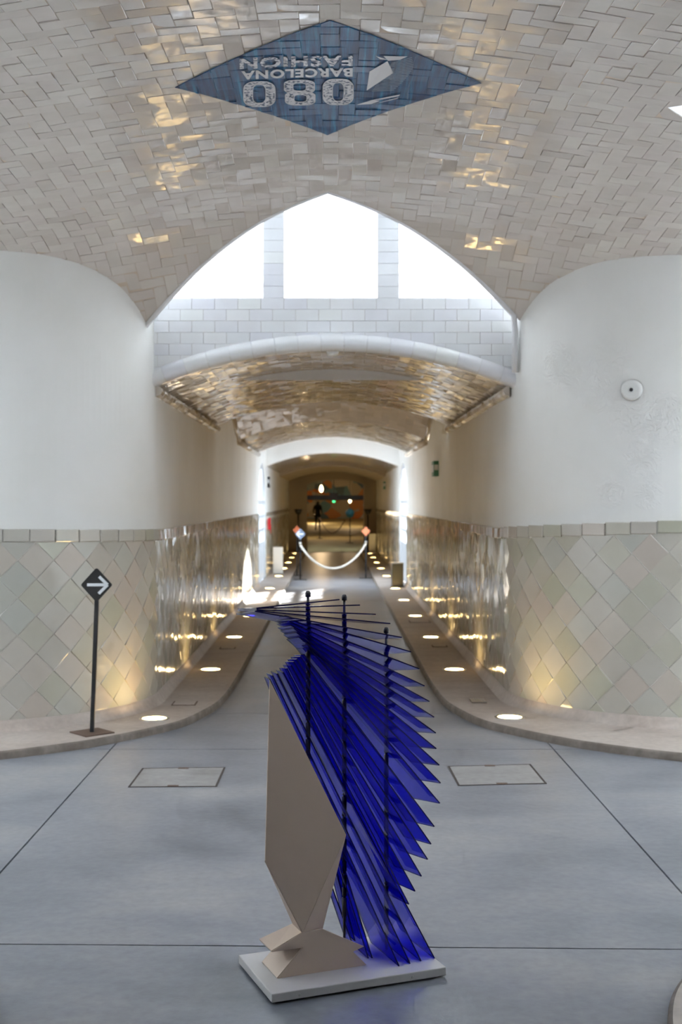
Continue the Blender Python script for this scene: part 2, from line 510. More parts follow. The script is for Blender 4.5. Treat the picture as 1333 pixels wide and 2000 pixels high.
# splayed side walls of the four lanterns rise from the vault edge
def splay(name, p0, p1, mat=None):
    n = 24; V = []; Fc = []
    for i in range(n + 1):
        t = i / n; x = p0[0] + (p1[0] - p0[0]) * t; y = p0[1] + (p1[1] - p0[1]) * t
        V += [(x, y, ZV(x, y) - .0), (x, y, EZ)]
    for i in range(n): Fc.append((2 * i, 2 * i + 2, 2 * i + 3, 2 * i + 1))
    return mk(name, V, Fc, mat or M_dimming, kind='structure')
HW = 1.36
yE = AY + SL * (HW)
for nm, sx in (('wall_lantern_left', -1), ('wall_lantern_right', 1)):
    splay(nm, (AX, AY), (AX + sx * HW, yE))
    splay(nm + '_rear', (AX, RY), (AX + sx * HW, 2 * YC - yE))
tn = 1
for sx in (-1, 1):
    pts = []
    for i in range(31):
        t = i / 30; x = AX + sx * HW * t; y = AY + SL * HW * t
        pts.append(vmap(x, y, .004) + Vector((0, .006, 0)))
    pts += [pts[-1] + Vector((sx * .01, .02, -.12)), Vector((pts[-1].x + sx * .012, pts[-1].y + .04, 2.50))]
    edge_rim('trim_%d' % tn, pts, [.010 + .012 * (i / 32) ** 2 for i in range(33)]); tn += 1

# --- front window wall of the lantern
WY = 9.03
AR = 3.41; SPR = 2.42; HS = 1.345           # tunnel vault: radius, springing height, half span
ZCARC = SPR + (AR - math.sqrt(AR * AR - HS * HS)) - AR
def arcz(X, r=AR): return ZCARC + math.sqrt(max(r * r - X * X, 0.01))
SILL, HEAD = 3.066, 4.30
WIN = [(-1.31, -.5176), (-.3616, .335), (.495, 1.29)]
XL, XR = -1.42, 1.42
wall_back = MB()
n = 48
for i in range(n):
    xa = XL + (XR - XL) * i / n; xb = XL + (XR - XL) * (i + 1) / n
    za, zb = arcz(xa) + .02, arcz(xb) + .02
    V = [(xa, WY, za), (xb, WY, zb), (xb, WY, SILL), (xa, WY, SILL), (xa, WY + .17, za), (xb, WY + .17, zb), (xb, WY + .17, SILL), (xa, WY + .17, SILL)]
    wall_back.add(V, [(0, 1, 2, 3), (5, 4, 7, 6), (3, 2, 6, 7), (0, 4, 5, 1)])
piers = [(XL, WIN[0][0]), (WIN[0][1], WIN[1][0]), (WIN[1][1], WIN[2][0]), (WIN[2][1], XR)]
for a, b in piers: wall_back.box(a, b, WY, WY + .17, SILL, HEAD)
wall_back.box(XL, XR, WY, WY + .17, HEAD, EZ)
wall_back = wall_back.build('wall_back', M_wgrout, kind='structure')
def wmap(X, z, h): return Vector((X, WY - h, z))
TL, TH = .1715, .0855
shared = {}
def rect_tile(w, h, mat):
    key = (round(w, 4), round(h, 4), mat.name)
    if key not in shared: shared[key] = tile_mesh('tile', [(-w / 2, -h / 2), (w / 2, -h / 2), (w / 2, h / 2), (-w / 2, h / 2)], mat, .007, .0025, .0012)
    return shared[key]
row = 0; z = SILL - TH
while z > 2.38:
    off = (row % 2) * TL / 2 + .03
    x = XL - TL + off
    while x < XR:
        xa, xb = max(x, -1.385), min(x + TL, 1.385)
        x += TL
        if xb - xa < .03: continue
        poly = [(xa, z), (xb, z), (xb, z + TH), (xa, z + TH)]
        zmin = min(arcz(xa), arcz(xb), ) + .05
        if z > max(arcz(xa), arcz(xb), arcz((xa + xb) / 2)) + .04:
            o = Vector(((xa + xb) / 2, WY, z + TH / 2))
            link('tile', rect_tile(xb - xa, TH, M_wtile), wall_back, mw=frame(o, (1, 0, 0), (0, 0, 1), (0, -1, 0), .006))
        else:
            xm = (xa + xb) / 2; zz = arcz(xm) + .045; s = -xm / math.sqrt(AR * AR - xm * xm)
            p = clip(poly, s, -1, s * xm - zz)
            if area(p) > .0008:
                m = MB(); tile_into(m, p, wmap, .007, .0025, .0012, .006); m.build('tile', M_wtile, wall_back)
    z -= TH; row += 1
for a, b in piers[1:3]:
    z = SILL
    while z + TH < HEAD + .01:
        o = Vector(((a + b) / 2, WY, z + TH / 2))
        link('tile', rect_tile(b - a, TH, M_wtile), wall_back, mw=frame(o, (1, 0, 0), (0, 0, 1), (0, -1, 0), .006))
        for sx, xx in ((-1, a), (1, b)):
            pass
        z += TH
for a, b in (piers[0], piers[3]):
    z = SILL
    while z + TH < HEAD + .01:
        link('tile', rect_tile(b - a, TH, M_wtile), wall_back, mw=frame(Vector(((a + b) / 2, WY, z + TH / 2)), (1, 0, 0), (0, 0, 1), (0, -1, 0), .006)); z += TH

# bullnose tiles along the tunnel arch
def bullnose_mesh(ang):
    V = []; Fc = []; seg = 4; r = .062
    prof = [(WY + .02, .10), (WY - .012, .085), (WY - .042, .055), (WY - .05, .02), (WY - .04, -.012), (WY - .005, -.028), (WY + .07, -.030)]
    for i in range(seg + 1):
        a = -ang / 2 + ang * i / seg
        sh = .0 if 0 < i < seg else -.002
        for y, dr in prof:
            rr = AR + dr + .012 + (sh if dr > 0 else 0); V.append((rr * math.sin(a), y - sh, rr * math.cos(a)))
    k = len(prof)
    for i in range(seg):
        for j in range(k - 1): Fc.append((i * k + j, (i + 1) * k + j, (i + 1) * k + j + 1, i * k + j + 1))
    return mkmesh('edge_tile', V, Fc, M_wtile, True)
amax = math.asin(1.40 / AR); nb = 17; da = 2 * amax / nb
bm_ = bullnose_mesh(da * .985)
trim_arch = empty('trim_arch', (0, WY, 2.4)); trim_arch['kind'] = 'structure'
for i in range(nb):
    a = -amax + da * (i + .5)
    M = Matrix.Translation((0, -WY, ZCARC - 2.4)) @ Matrix.Rotation(a, 4, 'Y')
    link('edge_tile', bm_, trim_arch, mw=M)

# lantern ceilings and light wells
def lantern_shell(sfx, T):
    """roof of a lantern and the light well outside its windows; T maps local (front) coordinates to world"""
    m = MB()
    m.add([T(x, y, EZ) for x, y in ((-1.5, 7.6), (1.5, 7.6), (1.5, WY + .2), (-1.5, WY + .2))], [(0, 1, 2, 3)])
    m.build('ceiling_lantern' + sfx, M_dimming, kind='structure')
    m = MB()
    for (xa, ya, xb, yb) in ((-2.2, WY + 1.45, 2.2, WY + 1.45), (-2.2, WY + .1, -2.2, WY + 1.45), (2.2, WY + .1, 2.2, WY + 1.45)):
        m.add([T(xa, ya, 2.6), T(xb, yb, 2.6), T(xb, yb, 4.75), T(xa, ya, 4.75)], [(0, 1, 2, 3)])
    m.add([T(-2.2, WY + .1, 2.95), T(2.2, WY + .1, 2.95), T(2.2, WY + 1.45, 2.95), T(-2.2, WY + 1.45, 2.95)], [(0, 1, 2, 3)])
    m.build('wall_light_well' + sfx, M_wtile, kind='structure')
lantern_shell('', lambda x, y, z: (x, y, z))
def simple_window_wall(sfx, T, pfn):
    m = MB()
    def q(xa, xb, za, zb): m.add([T(xa, WY, za), T(xb, WY, za), T(xb, WY, zb), T(xa, WY, zb)], [(0, 1, 2, 3)])
    q(-1.6, 1.6, 2.9, SILL)
    q(-1.6, 1.6, HEAD, EZ)
    if True:      # outer windows blocked up, added to weaken light from the three other lanterns
        q(*WIN[0], SILL, HEAD); q(*WIN[2], SILL, HEAD)
    for a, b in piers: q(a - (.2 if a == XL else 0), b + (.2 if b == XR else 0), SILL, HEAD)
    m.build('wall_lantern_window' + sfx, M_wtile, kind='structure')
RT = lambda x, y, z: (-x, 2 * YC - y, z)
simple_window_wall('_rear', RT, None); lantern_shell('_rear', RT)
portal((0, WY - .05, 3.68), (0, -1, 0), 2.6, 1.25)
portal((0, 2 * YC - WY + .05, 3.68), (0, 1, 0), .72, 1.25)
# side lanterns: window walls at X = +-3.05
for s, ly, sfx in ((1, LYR, '_right'), (-1, LYL, '_left')):
    T = lambda x, y, z, s=s, ly=ly: (s * (y - WY + 3.05), ly - s * x, z)
    simple_window_wall(sfx, T, None); lantern_shell(sfx, T)
    ax = LX if s > 0 else LX + .12
    splay('wall_lantern_splay%s_near' % sfx, (s * ax, ly), (s * 3.05, ly - (3.05 - ax)), M_plaster)
    splay('wall_lantern_splay%s_far' % sfx, (s * ax, ly), (s * 3.05, ly + (3.05 - ax)), M_plaster)
    portal((s * 3.0, ly, 3.68), (-s, 0, 0), .72, 1.25)

# ------------------------------------------------------------------ walls: rounded corners, plaster above, tiled dado below
R = 1.255; CXW = 2.58
CYW = {-1: 9.13, 1: 9.27}
ARC = R * math.pi / 2
WX = CXW - R          # 1.325 half width of the tunnel
def path(side, s):
    """plan path of a wall: s<0 along the cross tunnel, 0..ARC round the corner, beyond along the tunnel. returns point, normal into the room"""
    cy = CYW[side]
    if s < 0: x, y, nx, ny = -CXW + s, cy - R, 0, -1
    elif s < ARC:
        a = -math.pi / 2 + s / R; x, y, nx, ny = -CXW + R * math.cos(a), cy + R * math.sin(a), math.cos(a), math.sin(a)
    else: x, y, nx, ny = -WX, cy + s - ARC, 1, 0
    return (x if side < 0 else -x), y, (nx if side < 0 else -nx), ny
def sY(side, Y): return ARC + Y - CYW[side]
def ztop(side, s):
    t = max(0, min(1, (ARC + .3 - s) / (ARC)))
    return (1.338 + .036 * t) if side < 0 else (1.342 + .085 * t)
WINY0, WINY1 = 21.65, 24.05      # the arched side windows
ENDY = 37.0
def wall_strip(side, ss, z0, zf, off=0.0):
    V = []; Fc = []
    for s in ss:
        x, y, nx, ny = path(side, s)
        V += [(x + nx * off, y + ny * off, z0), (x + nx * off, y + ny * off, zf(s))]
    for i in range(len(ss) - 1): Fc.append((2 * i, 2 * i + 2, 2 * i + 3, 2 * i + 1))
    return V, Fc
CAPH = .083
D = .24
walls = {}
for side, nm in ((-1, 'left'), (1, 'right')):
    ss = [-4] + [-1.5 + i * .25 for i in range(6)] + [ARC * i / 40 for i in range(41)] + [sY(side, y) for y in (10, 11, 12, 14, 16, 18, 20, WINY0)]
    m = MB()
    m.add(*wall_strip(side, ss, 0, lambda s: 3.75 if s < ARC + .3 else 3.2))
    # the arched window opening
    x = side * WX
    ym = (WINY0 + WINY1) / 2; rw = (WINY1 - WINY0) / 2; zs = 1.55; zt = 2.28
    arch = [(WINY0 + (WINY1 - WINY0) * i / 16, zs + (zt - zs) * math.sqrt(max(0, 1 - ((i - 8) / 8) ** 2))) for i in range(17)]
    V = []
    for (yy, zz) in arch: V += [(x, yy, zz), (x, yy, 3.2)]
    m.add(V, [(2 * i, 2 * i + 2, 2 * i + 3, 2 * i + 1) for i in range(16)])
    m.add([(x, WINY1, 0), (x, ENDY, 0), (x, ENDY, 3.2), (x, WINY1, 3.2)], [(0, 1, 2, 3)])
    # reveal
    xo = x + side * .16
    out = [(WINY0, 0)] + arch + [(WINY1, 0)]
    V = []
    for (yy, zz) in out: V += [(x, yy, zz), (xo, yy, zz)]
    m.add(V, [(2 * i, 2 * i + 2, 2 * i + 3, 2 * i + 1) for i in range(len(out) - 1)])
    wall = m.build('wall_' + nm, M_plaster, kind='structure', smooth=False)
    walls[side] = wall
    # dado backing
    m = MB()
    ss2 = [-3] + [ARC * i / 40 for i in range(41)] + [sY(side, y) for y in (10, 11, 12, 14, 16, 18, 20, WINY0)]
    V, Fc = wall_strip(side, ss2, 0, lambda s: ztop(side, s) - .006, .004); m.add(V, Fc)
    Vt, _ = wall_strip(side, ss2, 0, lambda s: ztop(side, s) - .006, -.01)
    n0 = len(V)
    m.add([V[2 * i + 1] for i in range(len(ss2))] + [Vt[2 * i + 1] for i in range(len(ss2))], [(i, i + 1, len(ss2) + i + 1, len(ss2) + i) for i in range(len(ss2) - 1)])
    m.add([(x - side * .004, WINY1, 0), (x - side * .004, ENDY, 0), (x - side * .004, ENDY, 1.31), (x - side * .004, WINY1, 1.31)], [(0, 1, 2, 3)])
    m.build('dado_backing', M_dgrout, wall)
    # diamond tiles
    hd = D / 2
    diam = tile_mesh('tile', [(0, -hd), (hd, 0), (0, hd), (-hd, 0)], M_dado, .0030, .0022, .0011)
    tri = tile_mesh('tile', [(-hd, 0), (0, -hd), (hd, 0)], M_dado, .0030, .0022, .0011)
    rest = MB()
    def dmap(s, z, h, side=side):
        x, y, nx, ny = path(side, s)
        k = (ztop(side, s) - CAPH) / (1.338 - CAPH)
        return Vector((x + nx * (h + .004), y + ny * (h + .004), z * k))
    ztd = 1.338 - CAPH
    def put(poly, me, s, z):
        near = -.62 < s < ARC + .75
        if near:
            x, y, nx, ny = path(side, s)
            k = (ztop(side, s) - CAPH) / ztd
            tx, ty = (-ny, nx)
            if side > 0: tx, ty = ny, -nx
            # local x along +s, y up, z out of the wall
            x2, y2, _, _ = path(side, s + .01); e = Vector((x2 - x, y2 - y, 0)).normalized()
            o = Vector((x + nx * .004, y + ny * .004, z * k))
            nn = Vector((nx, ny, 0))
            if e.cross(Vector((0, 0, 1))).dot(nn) < 0: e = -e
            link('tile', me, wall, mw=frame(o, e, (0, 0, 1), nn, .010, k))
        else:
            tile_into(rest, [(s + a, z + b) for a, b in poly], dmap, .0030, .0022, .0011, .016)
    dp = [(0, -hd), (hd, 0), (0, hd), (-hd, 0)]; tp = [(-hd, 0), (0, -hd), (hd, 0)]
    s_end = sY(side, WINY0) - hd
    i = 0; s = -2.5 + (.09 if side > 0 else .02)
    while s < s_end:
        for kz in range(6):
            z = ztd - hd - kz * D
            if z > -.05: put(dp, diam, s, z)
            z2 = ztd - D - kz * D
            if z2 > -.05: put(dp, diam, s + hd, z2)
        put(tp, tri, s + hd, ztd)
        s += D
    s = WINY1 + hd
    while s < ENDY - D:
        for kz in range(6):
            for (a, z) in ((0, ztd - hd - kz * D), (hd, ztd - D - kz * D)):
                if z > -.05: tile_into(rest, [(sY(side, s) + a + p, z + q) for p, q in dp], dmap, .0030, .0022, .0011, .016)
        s += D
    rest.build('dado_tiling', M_dado, wall, kind='stuff')
    # cap course
    L = .172
    capm = tile_mesh('cap_tile', [(-L / 2, -CAPH / 2), (L / 2, -CAPH / 2), (L / 2, CAPH / 2), (-L / 2, CAPH / 2)], M_dado, .014, .006, .0012)
    rest = MB()
    s = -2.5
    while s < sY(side, ENDY) - L:
        sm = s + L / 2
        yy = path(side, sm)[1]
        if -.62 < sm < ARC + .75:
            x, y, nx, ny = path(side, sm); x2, y2, _, _ = path(side, sm + .01); e = Vector((x2 - x, y2 - y, 0)).normalized()
            nn = Vector((nx, ny, 0))
            if e.cross(Vector((0, 0, 1))).dot(nn) < 0: e = -e
            link('cap_tile', capm, wall, mw=frame(Vector((x + nx * .004, y + ny * .004, ztop(side, sm) - CAPH / 2)), e, (0, 0, 1), nn, .012))
        elif sm < sY(side, WINY0) - L or sm > sY(side, WINY1) + L / 2:
            def cmap(a, z, h, side=side):
                x, y, nx, ny = path(side, a); return Vector((x + nx * (h + .004), y + ny * (h + .004), z))
            zt_ = ztop(side, sm)
            tile_into(rest, [(s, zt_ - CAPH), (s + L, zt_ - CAPH), (s + L, zt_), (s, zt_)], cmap, .014, .006, .0012, .012)
        s += L
    rest.build('cap_tiling', M_dado, wall, kind='stuff')
    # coved skirting on the walkway
    prof = [(.062, .05), (.050, .060), (.035, .078), (.024, .10), (.016, .118), (.0, .122)]
    ss3 = [-3] + [ARC * i / 40 for i in range(41)] + [sY(side, y) for y in (10, 12, 15, 18, WINY0 - .02)]
    V = []
    for s in ss3:
        x, y, nx, ny = path(side, s)
        for off, z in prof: V.append((x + nx * off, y + ny * off, z))
    k = len(prof); Fc = [(i * k + j, (i + 1) * k + j, (i + 1) * k + j + 1, i * k + j + 1) for i in range(len(ss3) - 1) for j in range(k - 1)]
    mk('baseboard_' + nm, V, Fc, M_walk, None, True, 'structure')
    # rear half of the crossing (behind the viewpoint): same corner mirrored
    V, Fc = wall_strip(side, [-4] + [ARC * i / 24 for i in range(25)] + [sY(side, 17)], 0, lambda s: 3.75 if s < ARC + .3 else 3.2)
    mk('wall_%s_rear' % nm, [(a, 2 * YC - b, c) for a, b, c in V], Fc, M_plaster, None, False, 'structure')

# end walls that close the unseen tunnels
m = MB()
m.add([(-WX - .2, -5, 0), (WX + .2, -5, 0), (WX + .2, -5, 3.2), (-WX - .2, -5, 3.2)], [(0, 1, 2, 3)])
m.build('wall_rear_end', M_plaster, kind='structure')
for s, nm in ((-1, 'wall_cross_end_left'), (1, 'wall_cross_end_right')):
    m = MB(); m.add([(s * 6.2, 3, 0), (s * 6.2, 9, 0), (s * 6.2, 9, 3.9), (s * 6.2, 3, 3.9)], [(0, 1, 2, 3)])
    m.build(nm, M_plaster, kind='structure')

# ------------------------------------------------------------------ floor: concrete slabs with saw-cut joints
floor = MB(); floor.box(-7, 7, -6, 90, -.2, -.014); floor = floor.build('floor', M_joint, kind='structure')
def slab(poly):
    poly = shrink(poly, .0)
    g_ = .0045
    cx = sum(p[0] for p in poly) / len(poly); cy = sum(p[1] for p in poly) / len(poly)
    P = [(x - math.copysign(g_, x - cx), y - math.copysign(g_, y - cy)) for x, y in poly]
    n = len(P)
    V = [(x, y, -.06) for x, y in P] + [(x, y, 0) for x, y in P]
    mk('slab', V, [tuple(range(n, 2 * n))] + [(i, (i + 1) % n, n + (i + 1) % n, n + i) for i in range(n)], M_floor, floor)
def yj(x): return 4.228 - .0209 * x
xs = [-6.8, -1.39, 1.385, 6.8]
rows_ = [(-5.9, None), (1.2, None), ('j', None), (7.6, None), (8.87, None), (12.2, None), (15.6, None), (19.0, None), (22.4, None), (25.8, None), (29.2, None), (33, None), (37.2, None)]
def yv(r, x): return yj(x) if r == 'j' else r
for i in range(len(rows_) - 1):
    a, b = rows_[i][0], rows_[i + 1][0]
    cols = [(xs[0], xs[1]), (xs[1], xs[2]), (xs[2], xs[3])] if (b == 'j' or a == 'j' or i < 4) else [(-1.39, 1.385)]
    for xa, xb in cols:
        slab([(xa, yv(a, xa)), (xb, yv(a, xb)), (xb, yv(b, xb)), (xa, yv(b, xa))])

# ------------------------------------------------------------------ raised walkways with rounded kerb
KP = [(.807, 37.0), (.807, 10.6), (.812, 10.0), (.843, 9.2), (.925, 8.71), (1.033, 8.33), (1.22, 8.02), (1.43, 7.75), (1.63, 7.55), (2.04, 7.26), (2.6, 7.02), (3.3, 6.88), (4.2, 6.82), (6.1, 6.8)]
def catmull(P, per=8):
    out = []
    for i in range(len(P) - 1):
        p0 = P[max(i - 1, 0)]; p1 = P[i]; p2 = P[i + 1]; p3 = P[min(i + 2, len(P) - 1)]
        if i == 0: out += [p1]; continue
        for j in range(per):
            t = j / per
            out.append(tuple(.5 * ((2 * p1[k]) + (-p0[k] + p2[k]) * t + (2 * p0[k] - 5 * p1[k] + 4 * p2[k] - p3[k]) * t * t + (-p0[k] + 3 * p1[k] - 3 * p2[k] + p3[k]) * t ** 3) for k in range(2)))
    out.append(P[-1]); return out
KC = catmull(KP[1:], 8); KC = [KP[0]] + KC
def walkway(name, side, rear=False, cut=None):
    KCx = [k for k in KC]
    n = len(KCx)
    # arc positions of wall matched by fraction
    V = []
    for i, (kx, ky) in enumerate(KCx):
        a = KCx[max(i - 1, 0)]; b = KCx[min(i + 1, n - 1)]
        tx, ty = b[0] - a[0], b[1] - a[1]; L = math.hypot(tx, ty); nx, ny = -ty / L, tx / L     # towards the wall
        if nx * 1 + ny * .3 < 0: nx, ny = -nx, -ny
        # wall point: outwards far enough to sit behind the wall surface
        wx, wy = kx + nx * 1.3, ky + ny * 1.3
        if ky > CYW[side]: wx, wy = WX + .02, ky
        ring = [(kx, ky, -.01), (kx + nx * .003, ky + ny * .003, .036), (kx + nx * .008, ky + ny * .008, .045), (kx + nx * .018, ky + ny * .018, .05), (wx, wy, .05)]
        for (x, y, z) in ring:
            if rear: y = 12.04 - y
            V.append((side * x, y, z))
    top = [(i * 5 + j, (i + 1) * 5 + j, (i + 1) * 5 + j + 1, i * 5 + j + 1) for i in range(n - 1) for j in (3,)]
    side_ = [(i * 5 + j, (i + 1) * 5 + j, (i + 1) * 5 + j + 1, i * 5 + j + 1) for i in range(n - 1) for j in (0, 1, 2)]
    w_ = mk(name, V, top, M_walk, None, False, 'structure')
    mk('kerb_edge', V, side_, M_kerb, w_, True)  # kerb face in a darker stone than the walkway top
    return w_
walkway('walkway_left', -1); walkway('walkway_right', 1)
KCs = KC
KC = [(KP[1][0], 17.0)] + KC[1:]
walkway('walkway_rear_left', -1, True); walkway('walkway_rear_right', 1, True)
KC = KCs

# ------------------------------------------------------------------ tunnel vaults
def vault_shell(name, y0, y1, mat, spr0=SPR, spr1=SPR, hs=HS):
    V = []; Fc = []; n = 28
    for yy, sp in ((y0, spr0), (y1, spr1)):
        for i in range(n + 1):
            X = -hs + 2 * hs * i / n; V.append((X, yy, arcz(X) + sp - SPR))
    for i in range(n): Fc.append((i, i + 1, n + 1 + i + 1, n + 1 + i))
    return mk(name, V, Fc, mat, None, True, 'structure')
V1a, V1b = WY + .03, 13.9
vault1 = vault_shell('ceiling_tunnel', V1a, V1b, M_grout)
def tmapf(y0, sl=0.0, dz=0.0):
    def f(a, y, h):
        th = a / AR; X = AR * math.sin(th); zz = ZCARC + AR * math.cos(th)
        return Vector((X - math.sin(th) * h, y, zz + dz + sl * (y - y0) - math.cos(th) * h))
    return f
amx = AR * math.asin(1.33 / AR)
# first course: squarish tiles just behind the bullnose
na = 31; wa = 2 * amx / na
tm = tmapf(0)
ft = tile_mesh('soffit_tile', [(-wa / 2, -.042), (wa / 2, -.042), (wa / 2, .042), (-wa / 2, .042)], M_tunnel)
for i in range(na):
    a = -amx + wa * (i + .5); th = a / AR
    o = tm(a, V1a + .11, 0); nrm = Vector((-math.sin(th), 0, -math.cos(th))); ex = Vector((math.cos(th), 0, -math.sin(th)))
    link('soffit_tile', ft, vault1, mw=frame(o, ex, nrm.cross(ex), nrm, .014))
rest = MB()
for kind, a, b, c, d in herringbone(-amx, amx, V1a + .155, V1b, W):
    p = [(a, c), (b, c), (b, d), (a, d)]
    p = clip(clip(clip(clip(p, 1, 0, amx), -1, 0, amx), 0, -1, -(V1a + .155)), 0, 1, V1b)
    if len(p) > 2 and area(p) > .001: tile_into(rest, p, tm, tilt=.02)
rest.build('soffit_tiling', M_tunnel, vault1, kind='stuff')
# second vault beyond the raised bay, and its splayed hood
V2a, V2b = 16.9, 21.5
vault2 = vault_shell('ceiling_tunnel_middle', V2a, V2b, M_tunnel)
rest = MB()
for kind, a, b, c, d in herringbone(-amx, amx, V2a, V2b, W * 1.4):
    p = [(a, c), (b, c), (b, d), (a, d)]
    p = clip(clip(clip(clip(p, 1, 0, amx), -1, 0, amx), 0, -1, -V2a), 0, 1, V2b)
    if len(p) > 2 and area(p) > .001: tile_into(rest, p, tm, tilt=.02)
rest.build('soffit_tiling', M_tunnel, vault2, kind='stuff')
hood = vault_shell('ceiling_tunnel_hood', 14.6, V2a, M_grout, SPR + .75, SPR - .02)
sl = -.77 / (V2a - 14.6)
hm = tmapf(V2a, sl, -.02)
rest = MB()
for kind, a, b, c, d in herringbone(-amx, amx, 14.6, V2a, W * 1.3):
    p = [(a, c), (b, c), (b, d), (a, d)]
    p = clip(clip(clip(clip(p, 1, 0, amx), -1, 0, amx), 0, -1, -14.6), 0, 1, V2a)
    if len(p) > 2 and area(p) > .001: tile_into(rest, p, hm, tilt=.02)
rest.build('soffit_tiling', M_tunnel, hood, kind='stuff')
m = MB()   # raised bay between first vault and hood
m.add([(-HS, V1b, SPR - .05), (-HS, V1b, 3.6), (HS, V1b, 3.6), (HS, V1b, SPR - .05)], [])
V = []
for i in range(29):
    X = -HS + 2 * HS * i / 28; V += [(X, V1b + .01, arcz(X)), (X, V1b + .01, 3.6)]
m.add(V, [(2 * i, 2 * i + 2, 2 * i + 3, 2 * i + 1) for i in range(28)])
for s in (-1, 1): m.add([(s * HS, V1b, 2.3), (s * HS, 17.0, 2.3), (s * HS, 17.0, 3.6), (s * HS, V1b, 3.6)], [(0, 1, 2, 3)])
for (xa, xb, ya, yb) in ((-HS, -.8, V1b, 17), (.8, HS, V1b, 17), (-.8, .8, V1b, 17)):
    m.add([(xa, ya, 3.6), (xb, ya, 3.6), (xb, yb, 3.6), (xa, yb, 3.6)], [(0, 1, 2, 3)])
m.build('ceiling_raised_bay', M_plaster, kind='structure')
# window bay ceiling, tympanum and the low far vaults
def tympanum(name, y, zdrop, mat, ztop_=3.2, hs=HS, thick=.3):
    m = MB(); V = []
    for i in range(33):
        X = -hs + 2 * hs * i / 32; za = arcz(X) - zdrop
        V += [(X, y, za), (X, y, ztop_), (X, y + thick, za)]
    m.add(V, [(3 * i, 3 * i + 3, 3 * i + 4, 3 * i + 1) for i in range(32)] + [(3 * i, 3 * i + 2, 3 * i + 5, 3 * i + 3) for i in range(32)])
    return m.build(name, mat, kind='structure')
tympanum('wall_tympanum_middle', V2b, .0, M_plaster)
tympanum('wall_tympanum_far', 24.1, .17, M_plaster)
m = MB(); m.add([(-HS, V2b, 2.98), (HS, V2b, 2.98), (HS, 24.1, 2.98), (-HS, 24.1, 2.98)], [(0, 1, 2, 3)]); m.build('ceiling_window_bay', M_plaster, kind='structure')
vault_shell('ceiling_tunnel_far', 24.4, 30.2, M_tunnel, SPR - .17, SPR - .17)
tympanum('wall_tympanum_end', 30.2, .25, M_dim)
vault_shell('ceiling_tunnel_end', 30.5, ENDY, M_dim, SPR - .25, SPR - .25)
# rear tunnel over the viewpoint
vault_shell('ceiling_tunnel_rear', -5, 2 * YC - WY, M_plaster, SPR + .42, SPR + .42)
# glazed cornice along the springing
cm = MB(); prof = [(0, .03), (.030, .026), (.048, .010), (.050, -.012), (.036, -.034), (.012, -.046), (0, -.05)]
V = []; L = .168
for yy in (-L / 2 + .002, L / 2 - .002):
    for a, z in prof: V.append((a, yy, z))
k = len(prof)
corn = mkmesh('cornice_tile', V, [(j, j + 1, k + j + 1, k + j) for j in range(k - 1)] + [tuple(range(k)), tuple(range(2 * k - 1, k - 1, -1))], M_tunnel, False)
tno = 5
for side in (-1, 1):
    tr = empty('trim_cornice_' + ('left' if side < 0 else 'right'), (side * WX, WY, SPR)); tr['kind'] = 'structure'
    y = WY + .12
    while y < V1b:
        M = Matrix.Translation((0, y - WY, -.035)) @ Matrix.Rotation(math.pi if side > 0 else 0, 4, 'Z') @ Matrix.Rotation(rng.gauss(0, .012), 4, 'X') @ Matrix.Rotation(rng.gauss(0, .012), 4, 'Z')
        link('cornice_tile', corn, tr, mw=M); y += .17
    m = MB(); m.tube([(side * (WX - .01), y_, SPR - .03) for y_ in (V2a, V2b)], .045, 8); m.build('trim_cornice_middle_' + ('left' if side < 0 else 'right'), M_tunnel, smooth=True, kind='structure')
    m = MB(); m.tube([(side * (WX - .02), V2a - .85, 2.65), (side * (WX - .02), V2a - .02, SPR - .02)], .03, 8); m.build('trim_hood_' + ('left' if side < 0 else 'right'), M_tunnel, smooth=True, kind='structure')

# ------------------------------------------------------------------ arched side windows
for side, nm in ((-1, 'window_1'), (1, 'window_2')):
    x = side * (WX + .05)
    w = empty(nm, (x, (WINY0 + WINY1) / 2, 0)); w['kind'] = 'structure'
    tag(w, 'tall arched white window door on the %s tunnel wall' % ('left' if side < 0 else 'right'))
    ym = (WINY0 + WINY1) / 2; rw = (WINY1 - WINY0) / 2
    fr = MB()
    arch = [(-rw * math.cos(math.pi * i / 16), 1.55 + .73 * math.sin(math.pi * i / 16)) for i in range(17)]
    fr.tube([(0, -rw + .04, 0)] + [(0, a * .965, b - .02) for a, b in arch] + [(0, rw - .04, 0)], .045, 6)
    fr.box(-.03, .03, -rw, rw, .72, .79); fr.box(-.03, .03, -rw, rw, 1.52, 1.58)
    fr.build('window_frame', M_frame, w)
    for yy in (-rw / 3, rw / 3):
        b = MB(); b.box(-.025, .025, yy - .03, yy + .03, .75, 2.2); b.build('glazing_bar', M_frame, w)
    for zz in (1.02, 1.28):
        b = MB(); b.box(-.025, .025, -rw, rw, zz - .025, zz + .025); b.build('glazing_bar', M_frame, w)
    b = MB(); b.box(-.02, .02, -rw, rw, .05, .72); b.build('lower_panel', M_frame, w)
    b = MB(); pts = [(0, -rw, .75)] + [(0, a, bb) for a, bb in arch] + [(0, rw, .75)]
    b.add(pts, [tuple(range(len(pts)))]); b.build('pane', M_glass, w)
    portal((side * (WX + .2), ym, 1.5), (-side, 0, 0), 2.4, 1.5)

